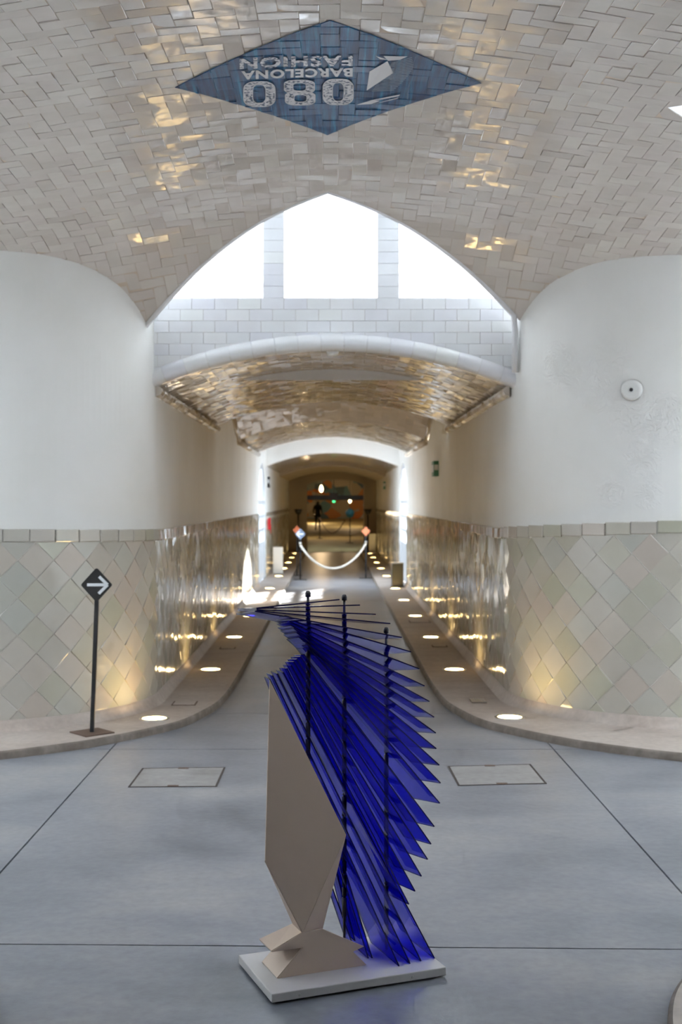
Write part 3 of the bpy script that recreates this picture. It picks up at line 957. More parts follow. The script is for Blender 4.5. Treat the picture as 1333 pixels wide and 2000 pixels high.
# ------------------------------------------------------------------ far end: portal wall and the dim hall with a painted wall
m = MB()
yp = ENDY - .1
pxs = [(600 - 650) / F * ENDY, (711 - 650) / F * ENDY]
V = []
n = 24
for i in range(n + 1):
    X = pxs[0] + (pxs[1] - pxs[0]) * i / n; t = (2 * i / n - 1); za = 2.02 + .2 * math.sqrt(max(0, 1 - t * t * .95))
    V += [(X, yp, za), (X, yp, 3.2), (X, yp + .5, za)]
m.add(V, [(3 * i, 3 * i + 3, 3 * i + 4, 3 * i + 1) for i in range(n)] + [(3 * i, 3 * i + 2, 3 * i + 5, 3 * i + 3) for i in range(n)])
for a, b in ((-WX - .05, pxs[0]), (pxs[1], WX + .05)): m.box(a, b, yp, yp + .5, 0, 3.2)
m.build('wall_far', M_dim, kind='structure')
m = MB()
HWD = 3.2
m.add([(-HWD, 37.4, 0), (-HWD, 80, 0), (-HWD, 80, 4), (-HWD, 37.4, 4)], [(0, 1, 2, 3)])
m.add([(HWD, 37.4, 0), (HWD, 80, 0), (HWD, 80, 4), (HWD, 37.4, 4)], [(0, 1, 2, 3)])
m.add([(-HWD, 37.4, 4), (HWD, 37.4, 4), (HWD, 80, 4), (-HWD, 80, 4)], [(0, 1, 2, 3)])
m.add([(-HWD, 37.4, 0), (-1.3, 37.4, 0), (-1.3, 37.4, 4), (-HWD, 37.4, 4)], [(0, 1, 2, 3)])
m.add([(HWD, 37.4, 0), (1.3, 37.4, 0), (1.3, 37.4, 4), (HWD, 37.4, 4)], [(0, 1, 2, 3)])
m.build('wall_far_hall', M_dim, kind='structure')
m = MB()
m.add([(-HWD, 37.3, .004), (HWD, 37.3, .004), (HWD, 66, .004), (-HWD, 66, .004), (HWD, 80, .44), (-HWD, 80, .44)], [(0, 1, 2, 3), (3, 2, 4, 5)])
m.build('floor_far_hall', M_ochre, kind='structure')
def mural_mat():
    m, nt, b = new_mat('painted_wall')
    geo = N(nt, 'ShaderNodeNewGeometry')
    mp = N(nt, 'ShaderNodeMapping'); mp.inputs['Scale'].default_value = (1, 1, 1.2); nt.links.new(geo.outputs['Position'], mp.inputs['Vector'])
    v = N(nt, 'ShaderNodeTexVoronoi'); v.inputs['Scale'].default_value = 1.5; nt.links.new(mp.outputs[0], v.inputs['Vector'])
    sp = N(nt, 'ShaderNodeSeparateColor'); nt.links.new(v.outputs['Color'], sp.inputs[0])
    r = ramp(nt, [(0, (.55, .25, .08)), (.18, (.15, .30, .33)), (.34, (.45, .40, .28)), (.5, (.60, .20, .05)), (.62, (.30, .35, .30)), (.76, (.55, .50, .38)), (.9, (.10, .16, .18))], 'CONSTANT')
    nt.links.new(sp.outputs[0], r.inputs[0]); nt.links.new(r.outputs[0], b.inputs['Base Color']); b.inputs['Roughness'].default_value = .7
    return m
m = MB(); m.box(-HWD, HWD, 79.9, 80.1, .44, 4); m.build('wall_painted', mural_mat(), kind='structure')
p = MB(); p.box(-HWD, HWD, 0, .25, -.12, .12)
tag(p.build('ceiling_beam', M_black, loc=(0, 62, CAMZ + 8 / F * 62)), 'dark beam crossing the far hall in front of the mural', 'beam')
b_ = empty('exit_box', (.06, 60, 0)); tag(b_, 'black box with a green light hanging in the far hall', 'exit light')
p = MB(); p.box(-.22, .22, -.08, .08, 1.62, 2.0); p.box(-.02, .02, -.02, .02, 2.0, 3.985); p.build('housing', M_black, b_)
p = MB(); p.box(-.06, .06, -.10, -.085, 1.52, 1.60); p.build('light_panel', simple('green_glow', (.05, .5, .2), .4, 0, (.05, 1, .3), 2), b_)
for i, (px, py, Y, lab) in enumerate([(628, 954, 52, 'glowing pendant lamp hanging left in the far hall'), (684, 977, 70, 'glowing pendant lamp hanging right in the far hall'), (618, 1003, 74, 'lowest glowing globe lamp left in the far hall')]):
    c = at(px, py, Y); t = empty('pendant_lamp', (c.x, c.y, c.z - .2)); tag(t, lab, 'lamp')
    p = MB(); p.lathe([(.02, .04), (.06, .07), (.085, .15), (.07, .23), (.03, .34)], 16); p.build('globe', M_bulb, t, True)
    p = MB(); p.tube([(0, 0, .33), (0, 0, 4 - (c.z - .2))], .012, 6); p.build('cable', M_black, t)
    ld = bpy.data.lights.new('pendant_light', 'POINT'); ld.energy = 75; ld.color = (1, .72, .42); ld.shadow_soft_size = .15
    lo = bpy.data.objects.new('pendant_light', ld); C.objects.link(lo); lo.location = (c.x, c.y - .35, c.z)

# person in the far hall (dark silhouette with an arm bent)
def person(loc, rz, s):
    J = [(0, 0, .93), (0, 0, 1.12), (0, .01, 1.36), (0, .0, 1.47), (0, -.02, 1.56), (0, -.02, 1.68),
         (.10, 0, .90), (.11, -.01, .50), (.12, .02, .08), (.13, -.10, .03),
         (-.10, 0, .90), (-.11, -.03, .50), (-.13, .03, .08), (-.14, -.09, .03),
         (.19, 0, 1.38), (.24, .03, 1.12), (.20, -.16, .98), (.19, -.23, .97),
         (-.19, 0, 1.38), (-.25, .04, 1.12), (-.23, -.06, .88), (-.22, -.10, .80)]
    Ed = [(0, 1), (1, 2), (2, 3), (3, 4), (4, 5), (0, 6), (6, 7), (7, 8), (8, 9), (0, 10), (10, 11), (11, 12), (12, 13), (2, 14), (14, 15), (15, 16), (16, 17), (2, 18), (18, 19), (19, 20), (20, 21)]
    Rr = [.14, .13, .15, .06, .085, .075, .095, .065, .045, .035, .095, .065, .045, .035, .065, .048, .036, .03, .065, .048, .036, .03]
    me = bpy.data.meshes.new('person'); me.from_pydata([(a * s, b * s, c * s) for a, b, c in J], Ed, [])
    o = bpy.data.objects.new('person', me); C.objects.link(o); o.location = loc; o.rotation_euler = (0, 0, rz)
    sk = o.modifiers.new('skin', 'SKIN'); sk.use_smooth_shade = True
    for i, v in enumerate(me.skin_vertices[0].data): v.radius = (Rr[i] * s, Rr[i] * s * (.75 if i < 3 else 1)); v.use_root = (i == 0)
    ss_ = o.modifiers.new('sub', 'SUBSURF'); ss_.levels = 1; ss_.render_levels = 1
    me.materials.append(M_dark); return o
f_ = gp(621, 1037)
tag(person((f_.x, f_.y, .005), .4, .95), 'person in dark clothes standing in the far hall', 'person')

# iron floor torches beside the portal
for px, lab in ((583, 'black iron torch lamp left of the far doorway'), (719, 'black iron torch lamp right of the far doorway')):
    Y = 36.2; t = empty('torch_lamp', ((px - 650) / F * Y, Y, .05)); tag(t, lab, 'lamp', 'torch lamps at the far doorway')
    p = MB(); p.lathe([(.14, 0), (.14, .02), (.03, .05)], 16); p.build('base', M_black, t, True)
    p = MB(); p.tube([(0, 0, .04), (0, 0, 1.12)], .02, 8); p.build('pole', M_black, t, True)
    p = MB(); p.lathe([(.02, 1.10), (.08, 1.16), (.13, 1.28), (.115, 1.28), (.06, 1.17)], 16); p.build('bowl', M_black, t, True)

# ------------------------------------------------------------------ recessed floor uplights
ring_me = None
def uplight(x, y, z, lab):
    global ring_me, disc_me
    t = empty('floor_uplight', (x, y, z)); tag(t, lab, 'uplight', 'recessed uplights along the walkways')
    if ring_me is None:
        m = MB(); m.lathe([(.107, -.004), (.107, .003), (.100, .0055), (.088, .0055), (.083, .001)], 28, cap=False); ring_me = mkmesh('ring', m.V, m.F, M_steel, True)
        m = MB(); m.lathe([(.083, .0008), (.06, .0016), (.02, .002)], 24); disc_me = mkmesh('lens', m.V, m.F, M_lamp, False)
    link('ring', ring_me, t); link('lens', disc_me, t)
ORD = ['first', 'second', 'third', 'fourth', 'fifth', 'sixth', 'seventh', 'eighth', 'ninth', 'tenth', 'eleventh']
ys_ = [8.40, 10.85, 13.44, 15.94, 18.5, 21.0, 24.5, 27.3, 29.9, 32.6, 35.2]
for sx, nm in ((-1, 'left'), (1, 'right')):
    for i, y in enumerate(ys_):
        x = 1.235 if i == 0 else 1.09
        uplight(sx * x, y + (.05 if sx > 0 and i == 0 else 0), .05, '%s glowing round uplight from the front in the %s walkway' % (ORD[i], nm))

# small flush plates and a drain grating in the walkways
def plate(px, py, w, d, lab, mat, grat=False):
    c = gp(px, py, .05); t = empty('drain_grating' if grat else 'access_plate', (c.x, c.y, .05)); tag(t, lab, 'grating' if grat else 'plate')
    p = MB(); p.box(-w / 2, w / 2, -d / 2, d / 2, -.002, .003); p.build('frame', mat, t)
    if grat:
        for i in range(6):
            x = -w / 2 + w * (i + .5) / 6; p = MB(); p.box(x - .008, x + .008, -d / 2 + .01, d / 2 - .01, .003, .006); p.build('bar', M_steel, t)
    else:
        p = MB(); p.box(-w / 2 + .012, w / 2 - .012, -d / 2 + .012, d / 2 - .012, .003, .005); p.build('lid', M_walk, t)
plate(934, 1369, .11, .19, 'dark drain grating behind the front uplight in the right walkway', M_black, True)
plate(361, 1374, .18, .18, 'dark flush plate behind the front uplight in the left walkway', M_rust)
plate(820, 1214, .26, .30, 'rectangular flush cover between uplights in the right walkway', M_rust)
plate(859, 1262, .16, .16, 'small flush plate beside the third uplight of the right walkway', M_rust)
plate(445, 1266, .16, .16, 'small flush plate beside the third uplight of the left walkway', M_rust)

# ------------------------------------------------------------------ floor hatches
def hatch(corners, lab):
    P = [gp(x, y) for x, y in corners]
    c = sum(P, Vector()) / 4; t = empty('floor_hatch', (c.x, c.y, 0)); tag(t, lab, 'floor hatch', 'steel-edged hatches set in the floor')
    Q = [(p.x - c.x, p.y - c.y) for p in P]
    def ringm(k0, k1, z, mat, nm):
        o_ = [(x * k0, y * k0) for x, y in Q]; i_ = [(x * k1, y * k1) for x, y in Q]
        V = [(x, y, z) for x, y in o_] + [(x, y, z) for x, y in i_] + [(x, y, -.001) for x, y in o_] + [(x, y, -.001) for x, y in i_]
        Fc = []
        for a in range(4):
            b = (a + 1) % 4; Fc += [(a, b, 4 + b, 4 + a), (8 + a, 8 + b, b, a), (4 + a, 4 + b, 12 + b, 12 + a)]
        mk(nm, V, Fc, mat, t)
    ringm(1.0, .955, .003, M_hframe, 'frame')
    V = [(x * .952, y * .952, -.001) for x, y in Q] + [(x * .952, y * .952, .0025) for x, y in Q]
    mk('lid', V, [(4, 5, 6, 7)] + [(a, (a + 1) % 4, 4 + (a + 1) % 4, 4 + a) for a in range(4)], M_hatch, t)
    for (a, b) in ((0, 1), (3, 2)):
        mx = ((Q[a][0] + Q[b][0]) / 2, (Q[a][1] + Q[b][1]) / 2); k = .925
        p = MB(); p.box(mx[0] * k - .03, mx[0] * k + .03, mx[1] * k - .016, mx[1] * k + .016, .001, .0045); p.build('lifting_socket', M_rust, t)
hatch([(278, 1501), (441, 1499), (424, 1537), (250, 1538)], 'rectangular floor hatch left of the sculpture')
hatch([(875, 1497), (1037, 1493), (1069, 1531), (895, 1535)], 'rectangular floor hatch right of the sculpture')

# ------------------------------------------------------------------ arrow sign on a stand
def sign(name, base, zc, half, face, arrow, lab, cat='sign', lean=0.0, basew=.21, brot=.72, group=None, yaw=0.0, plate_mat=None, size_rod=.0125):
    t = empty(name, base); tag(t, lab, cat, group)
    p = MB(); p.box(-basew / 2, basew / 2, -basew / 2, basew / 2, 0, .008); bp_ = p.build('base_plate', plate_mat or M_rust, t); bp_.rotation_euler = (0, 0, brot)
    p = MB(); p.box(-size_rod, size_rod, -size_rod, size_rod, .008, zc - half * .85); po = p.build('post', M_black, t)
    po.rotation_euler = (0, lean, 0)
    d = .006; r = half * .13; pts = []
    for k in range(4):
        a = math.pi / 2 * k; cx, cz = (half - r * 1.414) * math.cos(a), (half * 1.08 - r * 1.414) * math.sin(a)
        for j in range(-3, 4):
            aa = a + math.radians(15 * j); pts.append((cx + r * math.cos(aa) , cz + r * math.sin(aa)))
    n = len(pts)
    V = [(x, -d, z) for x, z in pts] + [(x, d, z) for x, z in pts]
    fc = mk('sign_panel', V, [tuple(range(n)), tuple(reversed(range(n, 2 * n)))] + [(i, (i + 1) % n, n + (i + 1) % n, n + i) for i in range(n)], face, t)
    fc.location = (lean * zc, -.022, zc - 0.0); fc.rotation_euler = (0, 0, yaw)
    if arrow:
        p = MB(); s = half / .104 * arrow; h2 = half / .104
        def bar(x0, z0, x1, z1, w):
            a = Vector((x0, 0, z0)); b = Vector((x1, 0, z1)); t_ = (b - a).normalized(); u = Vector((-t_.z, 0, t_.x)) * w / 2
            q = [a - u, b - u, b + u, a + u]
            V = [(v.x, -d - .0015, v.z) for v in q] + [(v.x, -d - .0002, v.z) for v in q]
            p.add(V, [(0, 1, 2, 3), (0, 1, 5, 4), (1, 2, 6, 5), (2, 3, 7, 6), (3, 0, 4, 7)])
        bar(-.061 * s, .001 * h2, .058 * s, .001 * h2, .019 * h2)
        bar(.017 * s, .054 * h2, .072 * s, .001 * h2, .019 * h2)
        bar(.014 * s, -.056 * h2, .072 * s, .001 * h2, .019 * h2)
        ar = p.build('arrow', M_print, fc)
    return t
sign('arrow_sign', (-1.562, 7.874, .05), .962, .104, M_signblack, 1, 'black diamond sign with white arrow on a thin black post', lean=.036)
# rope barrier further down the tunnel
b1 = gp(587, 1132); b2 = gp(715, 1129)
sign('barrier_post', (b1.x, b1.y, 0), .907, .107, M_signgrey, -1, 'blue-grey diamond sign with left arrow on the rope barrier', 'barrier post', basew=.26, brot=0, plate_mat=M_black, size_rod=.016)
sign('barrier_post', (b2.x, b2.y, 0), .95, .09, M_orange, 0, 'orange diamond sign on the right post of the rope barrier', 'barrier post', basew=.26, brot=0, plate_mat=M_black, size_rod=.016)
b3 = gp(580.5, 1124)
sign('barrier_post', (b3.x, b3.y, 0), .953, .09, M_orange, 0, 'orange diamond sign half hidden behind the blue-grey one', 'barrier post', basew=.22, brot=0, plate_mat=M_black, size_rod=.012)
a = Vector((b1.x, b1.y - .05, .70)); b = Vector((b2.x, b2.y - .05, .705))
pts = []
for i in range(29):
    t_ = i / 28; q = a.lerp(b, t_); q.z -= .49 * (1 - (2 * t_ - 1) ** 2) ** .9; pts.append(q)
rope = empty('barrier_rope', tuple(a)); tag(rope, 'cream rope hanging in a loop between the two barrier posts', 'rope')
p = MB(); p.tube([q - a for q in pts], .021, 8); p.build('cord', M_rope, rope, True)
for q, s in ((pts[0], 0), (pts[-1], 0)):
    p = MB(); p.tube([q - a, q - a + Vector((0, 0, .05))], .028, 8); p.build('end_cap', M_steel, rope, True)

# second rope barrier in the hall
c1 = gp(625, 1052); c2 = gp(684, 1061)
for c, lab in ((c1, 'far rope post left of the hall doorway axis'), (c2, 'far rope post right in the dim hall with teal globe')):
    t = empty('rope_post', (c.x, c.y, .004)); tag(t, lab, 'post')
    p = MB(); p.tube([(0, 0, 0), (0, 0, .95)], .02, 6); p.build('pole', M_black, t)
    p = MB(); p.lathe([(.14, 0), (.14, .02), (.02, .03)], 12); p.build('foot', M_black, t)
    if c is c2:
        p = MB(); p.lathe([(.02, .94), (.13, 1.0), (.17, 1.12), (.13, 1.24), (.02, 1.30)], 14); p.build('globe', simple('teal_globe', (.05, .22, .27), .4), t, True)
pts = []
A_ = Vector((c1.x, c1.y - .06, .86)); B_ = Vector((c2.x - .20, c2.y - .06, .86))
for i in range(17):
    t_ = i / 16; q = A_.lerp(B_, t_); q.z -= .55 * (1 - (2 * t_ - 1) ** 2); pts.append(q)
p = MB(); p.tube(pts, .018, 6); tag(p.build('hall_rope', M_rust, smooth=True), 'dark rope sagging across the dim far hall', 'rope')

# upright white panels and the dark bin on the walkways
def panel(px0, px1, py, h, lab, mat, name='info_panel', d=.03):
    c = gp((px0 + px1) / 2, py, .05); w = (px1 - px0) / F * c.y
    t = empty(name, (c.x, c.y, .05)); tag(t, lab, name.replace('_', ' '))
    p = MB(); p.box(-w / 2, w / 2, -d / 2, d / 2, .015, h); bevel(p.build('board' if name == 'info_panel' else 'body', mat, t), .008)
    p = MB(); p.box(-w / 2 - .01, w / 2 + .01, -d / 2 - .03, d / 2 + .03, 0, .015); p.build('foot', M_black if name != 'info_panel' else M_steel, t)
    if name == 'litter_bin':
        p = MB(); p.box(-w / 2 - .004, w / 2 + .004, -d / 2 - .004, d / 2 + .004, h, h + .02); p.build('rim', M_steel, t)
panel(533.5, 553, 1121, .56, 'upright white panel on the left walkway past the window', M_white)
panel(721, 735, 1079, .56, 'upright white panel on the right walkway near the far doorway', M_white)
panel(765.5, 788, 1146, .41, 'dark box-shaped bin on the right walkway', M_bin, 'litter_bin', .18)

# wall plaques
def plaque(side, px, z0, z1, lab, name='exit_sign', length=.30, depth=.05, mat=M_green, cat='sign'):
    Y = side * WX * F / (px - 650); t = empty(name, (side * WX, Y, (z0 + z1) / 2)); tag(t, lab, cat)
    h = (z1 - z0) / 2
    p = MB(); p.box(min(0, -side * depth), max(0, -side * depth), -length / 2, length / 2, -h, h); p.build('box', mat, t)
    x = -side * depth
    p = MB(); p.box(min(x, x - side * .002), max(x, x - side * .002), -length / 2 + .03, length / 2 - .03, -h * .45, h * .5); p.build('pictogram', M_print, t)
    # the face turned along the tunnel
    p = MB(); p.box(min(0, -side * depth) + .006, max(0, -side * depth) - .006, -length / 2 - .002, -length / 2, -h * .2, h * .5); p.build('pictogram', M_print, t)
plaque(1, 855.5, 1.87, 2.06, 'green emergency exit sign high on the right tunnel wall', depth=.062)
plaque(1, 753, 1.86, 2.06, 'small dark sign on the right wall past the window', depth=.05)
plaque(-1, 523.5, 1.84, 2.06, 'small dark sign on the left wall past the window', mat=M_black, depth=.04)
Y = 24.9; t = empty('hose_box', (-WX, Y, 1.1)); tag(t, 'red fire box on the left wall beside the window', 'fire box')
p = MB(); p.box(0, .05, -.12, .12, -.12, .12); p.build('box', M_red, t)
p = MB(); p.box(.05, .06, -.03, .03, -.2, -.02); p.build('nozzle', M_red, t)

# round white device on the right-hand corner
s_dev = None
for i in range(400):
    s = ARC * i / 400; x, y, nx, ny = path(1, s)
    if abs(650 + x / y * F - 1237) < 2.2: s_dev = s
x, y, nx, ny = path(1, s_dev)
dv = empty('wall_sensor', (x, y, CAMZ + 218 / F * y)); tag(dv, 'round white wall device with a dark centre on the blistered plaster', 'wall device')
dv.rotation_euler = (0, 0, math.atan2(ny, nx) - math.radians(90) + math.pi)
def lathe_y(prof, nm, mat, seg=32):
    m = MB(); m.lathe(prof, seg, axis='Y'); return m.build(nm, mat, dv, True)
lathe_y([(.070, .004), (.070, -.020), (.066, -.030), (.050, -.036), (.022, -.030)], 'housing', M_white)
lathe_y([(.022, -.031), (.016, -.036), (.013, -.034)], 'collar', M_white)
lathe_y([(.013, -.034), (.012, -.038), (.004, -.040)], 'eye', M_black, 16)
lathe_y([(.074, .004), (.074, -.006), (.068, -.006)], 'back_ring', M_steel)

# small round detector on the soffit
dt = at(650, 682, WY + .14); o = empty('smoke_detector', (dt.x, dt.y, arcz(0) - .012)); tag(o, 'small white smoke detector at the crown of the tunnel arch', 'smoke detector')
p = MB(); p.lathe([(.045, 0), (.045, -.018), (.036, -.03), (.015, -.032)], 20); p.build('housing', M_white, o, True)
p = MB(); p.lathe([(.048, .002), (.048, -.006), (.045, -.006)], 20); p.build('mount', M_white, o, True)

# ------------------------------------------------------------------ diamond sticker on the vault
def sticker_mat():
    m, nt, b = new_mat('blue_streaked_print')
    geo = N(nt, 'ShaderNodeNewGeometry')
    mp = N(nt, 'ShaderNodeMapping'); mp.inputs['Scale'].default_value = (38, 1.2, 0); nt.links.new(geo.outputs['Position'], mp.inputs['Vector'])
    nz = N(nt, 'ShaderNodeTexNoise'); nz.inputs['Scale'].default_value = 1; nz.inputs['Detail'].default_value = 5; nz.inputs['Roughness'].default_value = .7
    nt.links.new(mp.outputs[0], nz.inputs['Vector'])
    r = ramp(nt, [(.34, (.007, .026, .08)), (.48, (.008, .052, .145)), (.58, (.010, .10, .22)), (.66, (.02, .20, .37))])
    nt.links.new(nz.outputs['Fac'], r.inputs[0]); nt.links.new(r.outputs[0], b.inputs['Base Color'])
    b.inputs['Roughness'].default_value = .34; b.inputs['Specular IOR Level'].default_value = .25
    return m
def distress_mat():
    m, nt, b = new_mat('distressed_white_print')
    geo = N(nt, 'ShaderNodeNewGeometry')
    nz = N(nt, 'ShaderNodeTexNoise'); nz.inputs['Scale'].default_value = 55; nz.inputs['Detail'].default_value = 3; nt.links.new(geo.outputs['Position'], nz.inputs['Vector'])
    r = ramp(nt, [(.44, (.03, .06, .13)), (.50, (.60, .60, .63))]); nt.links.new(nz.outputs['Fac'], r.inputs[0])
    nt.links.new(r.outputs[0], b.inputs['Base Color']); b.inputs['Roughness'].default_value = .4
    return m
M_stick, M_distress = sticker_mat(), distress_mat()
M_letter = simple('white_sticker_print', (.62, .62, .64), .4)
st = empty('ceiling_sticker', (0, 5.85, ZV(0, 5.85))); st['kind'] = 'thing'
del st['kind']
tag(st, 'blue diamond sticker with white lettering on the tiled vault', 'sticker')
inv = Matrix.Translation((0, 5.85, ZV(0, 5.85))).inverted()
def loc(v): return inv @ Vector(v)
dia = [vray(645, 36), vray(942, 160), vray(640, 262), vray(341, 168)]
dpoly = [tuple(d) for d in dia]
# orientation
cxd = sum(d[0] for d in dpoly) / 4; cyd = sum(d[1] for d in dpoly) / 4
def halfplanes(P):
    out = []
    for i in range(len(P)):
        (x0, y0), (x1, y1) = P[i], P[(i + 1) % len(P)]
        a, b = y1 - y0, -(x1 - x0); c = a * x0 + b * y0
        if a * cxd + b * cyd > c: a, b, c = -a, -b, -c
        out.append((a, b, c))
    return out
HP = halfplanes(dpoly)
sm = MB()
rng2 = random.Random(3)
for kind, a, b, c, d in herringbone(-1.2 - X0, 1.2 - X0, Y0 - 7.2, Y0 - 4.4, W):
    xa, xb, ya, yb = X0 + a, X0 + b, Y0 - d, Y0 - c
    p = [(xa, ya), (xb, ya), (xb, yb), (xa, yb)]
    for h in HP:
        p = clip(p, *h)
        if len(p) < 3: break
    if len(p) < 3 or area(p) < 1e-5: continue
    tx, ty, dz = rng2.gauss(0, .010), rng2.gauss(0, .010), rng2.uniform(-.001, .001)
    cx, cy = (xa + xb) / 2, (ya + yb) / 2
    q = shrink(p, .003)
    hh = lambda x, y: .0085 + dz + tx * (x - cx) + ty * (y - cy)
    n = len(p)
    V = [loc(vmap(x, y, .0065)) for x, y in p] + [loc(vmap(x, y, hh(x, y))) for x, y in q]
    sm.add(V, [tuple(range(n, 2 * n))] + [(i, (i + 1) % n, n + (i + 1) % n, n + i) for i in range(n)])
sm.build('sticker_sheet', M_stick, st)
H_ = .0118
def flat2(name, polys, mat, h=H_, sub=1):
    """thin printed shapes given as plan polygons"""
    m = MB()
    for P in polys:
        n = len(P)
        m.add([loc(vmap(x, y, h)) for x, y in P], [tuple(range(n))])
    return m.build(name, mat, st)
def loop_ring(name, outer, inner, mat, h=H_):
    n = len(outer); m = MB()
    m.add([loc(vmap(x, y, h)) for x, y in outer] + [loc(vmap(x, y, h)) for x, y in inner], [(i, (i + 1) % n, n + (i + 1) % n, n + i) for i in range(n)])
    return m.build(name, mat, st)
def stad(x0, x1, y0, y1, r, n=8):
    """rounded rectangle loop in pixel space"""
    out = []
    for (cx, cy, a0) in ((x1 - r[0], y0 + r[1], -90), (x1 - r[0], y1 - r[1], 0), (x0 + r[0], y1 - r[1], 90), (x0 + r[0], y0 + r[1], 180)):
        for i in range(n + 1):
            a = math.radians(a0 + 90 * i / n); out.append((cx + r[0] * math.cos(a), cy + r[1] * math.sin(a)))
    return out
def toV(loop): return [vray(x, y) for x, y in loop]
# the big digits, upside down as printed (pixel boxes of the photograph mapped on to the vault)
def pxc(x, y): return 440 + x / 3.9206, 80 + y / 3.9206
def digit(boxes, tiltpx=0):
    for (x0, y0, x1, y1, ix0, iy0, ix1, iy1) in boxes:
        (x0, y0), (x1, y1), (ix0, iy0), (ix1, iy1) = pxc(x0, y0), pxc(x1, y1), pxc(ix0, iy0), pxc(ix1, iy1)
        rx, ry = (x1 - x0) * .36, (y1 - y0) * .30
        o_ = stad(x0, x1, y0, y1, (rx, ry)); i_ = stad(ix0, ix1, iy0, iy1, ((ix1 - ix0) * .36, (iy1 - iy0) * .30))
        loop_ring('digit', toV(o_), toV(i_), M_distress)
        k = 2.0; o2 = stad(x0 + 1.6, x1 - 1.6, y0 + 1.5, y1 - 1.5, (rx - 1.2, ry - 1.2))
        loop_ring('digit_outline', toV(o_), toV(o2), M_letter, H_ + .0008)
        i2 = stad(ix0 - 1.4, ix1 + 1.4, iy0 - 1.2, iy1 + 1.2, ((ix1 - ix0) * .36 + 1, (iy1 - iy0) * .30 + 1))
        loop_ring('digit_outline', toV(i2), toV(i_), M_letter, H_ + .0008)
digit([(138, 290, 385, 487, 213, 318, 308, 455)])
digit([(748, 270, 985, 473, 826, 303, 908, 440)])
digit([(450, 278, 688, 385, 522, 305, 618, 362)]); digit([(458, 368, 692, 475, 530, 395, 624, 447)])
def word(txt, L, Rr, top_l, top_r, bot_l, bot_r, mat, nm):
    """word printed upside down: px box in the zoomed crop, from its right end (first letter) to its left end"""
    cu = bpy.data.curves.new(nm, 'FONT'); cu.body = txt; cu.offset = .035; cu.resolution_u = 3; cu.space_character = 1.12
    o = bpy.data.objects.new(nm, cu); C.objects.link(o)
    dg = bpy.context.evaluated_depsgraph_get(); me = bpy.data.meshes.new_from_object(o.evaluated_get(dg))
    bpy.data.objects.remove(o)
    bm = bmesh.new(); bm.from_mesh(me)
    x0 = min(v.co.x for v in bm.verts); x1 = max(v.co.x for v in bm.verts); y0 = min(v.co.y for v in bm.verts); y1 = max(v.co.y for v in bm.verts)
    for v in bm.verts:
        u = (v.co.x - x0) / (x1 - x0); w = (v.co.y - y0) / (y1 - y0)
        X = Rr + (L - Rr) * u
        k = u ** 2
        top = top_r + (top_l - top_r) * k; bot = bot_r + (bot_l - bot_r) * k    # letters' feet point up in the picture
        px, py = pxc(X, top + (bot - top) * w)
        q = vray(px, py); v.co = loc(vmap(q[0], q[1], H_))
    bm.to_mesh(me); bm.free(); me.materials.clear(); me.materials.append(mat)
    link('lettering', me, st)
word('FASHION', 110, 978, 112, 92, 200, 174, M_distress, 'fashion')
word('BARCELONA', 122, 978, 212, 188, 280, 256, M_letter, 'barcelona')
flat2('bird_emblem', [toV([pxc(*q) for q in P]) for P in (
    [(1245, 135), (1290, 225), (1085, 362), (1107, 215)],
    [(1155, 95), (1250, 125), (1190, 120)], [(1215, 96), (1400, 98), (1340, 125), (1250, 132)],
    [(1005, 472), (1130, 435), (1190, 440), (1120, 466)], [(1130, 468), (1320, 425), (1330, 415), (1180, 455)], [(1100, 440), (1345, 392), (1330, 405), (1200, 430)])], M_letter)
lines = []
for i in range(20):
    t_ = i / 19
    x0_, y0_ = 1275 - 150 * t_, 150 + 215 * t_; x1_, y1_ = 1455 - 60 * abs(t_ - .35) - 120 * t_ * t_, 105 + 250 * t_
    lines.append([(x0_, y0_), (x1_, y1_), (x1_ - 2, y1_ + 4.5), (x0_, y0_ + 4.5)])
flat2('feather_lines', [toV([pxc(*q) for q in P]) for P in lines], simple('faint_white_print', (.22, .28, .36), .4))

# ------------------------------------------------------------------ bird sculpture
FL = Vector((-.187, 3.735)); U_ = Vector((.9307, .3658)); V_ = Vector((-.3658, .9307))
BT = .034
sc_ = empty('bird_sculpture', (FL.x, FL.y, 0), math.atan2(U_.y, U_.x))
tag(sc_, 'abstract penguin sculpture of white folded sheet and blue acrylic blades', 'sculpture')
def ray_v(px, py, v):
    """local (u, v, z) of the point seen at a pixel on the sculpture's plane v"""
    k = (px - 650) / F
    # FL.x + U.x u + V.x v = k (FL.y + U.y u + V.y v)
    u = (k * (FL.y + V_.y * v) - FL.x - V_.x * v) / (U_.x - k * U_.y)
    Y = FL.y + U_.y * u + V_.y * v
    return Vector((u, v, CAMZ + (980 - py) / F * Y))
p = MB(); p.box(0, .60, 0, .35, .006, BT); bo = p.build('base', M_base, sc_); bevel(bo, .003, 2)
for (u, v) in ((.05, .05), (.55, .05), (.05, .30), (.55, .30)):
    p = MB(); p.lathe([(.015, 0), (.015, .007)], 12, (u, v, 0)); p.build('foot_pad', M_black, sc_)
for u in (.092, .478):
    p = MB(); p.lathe([(.0045, 0), (.004, -.002)], 10, (u, 0, .018), 'Y'); p.build('screw', M_steel, sc_)
def sheet(name, P, th=.004, parent=sc_, mat=M_body):
    me = mkmesh(name, P, [tuple(range(len(P)))], mat); o = link(name, me, parent)
    s = o.modifiers.new('solid', 'SOLIDIFY'); s.thickness = th; s.offset = 0
    return o
v0 = .11
rv = lambda x, y, v=v0: ray_v(x, y, v)
A, B, Cc, Dd = rv(527, 1328), rv(676, 1630), rv(591, 1821), rv(518, 1681)
sheet('belly_plate', [A, B, Cc, Dd])
Ee = ray_v(630, 1814, .128)
sheet('folded_flank', [B, Ee, Cc])
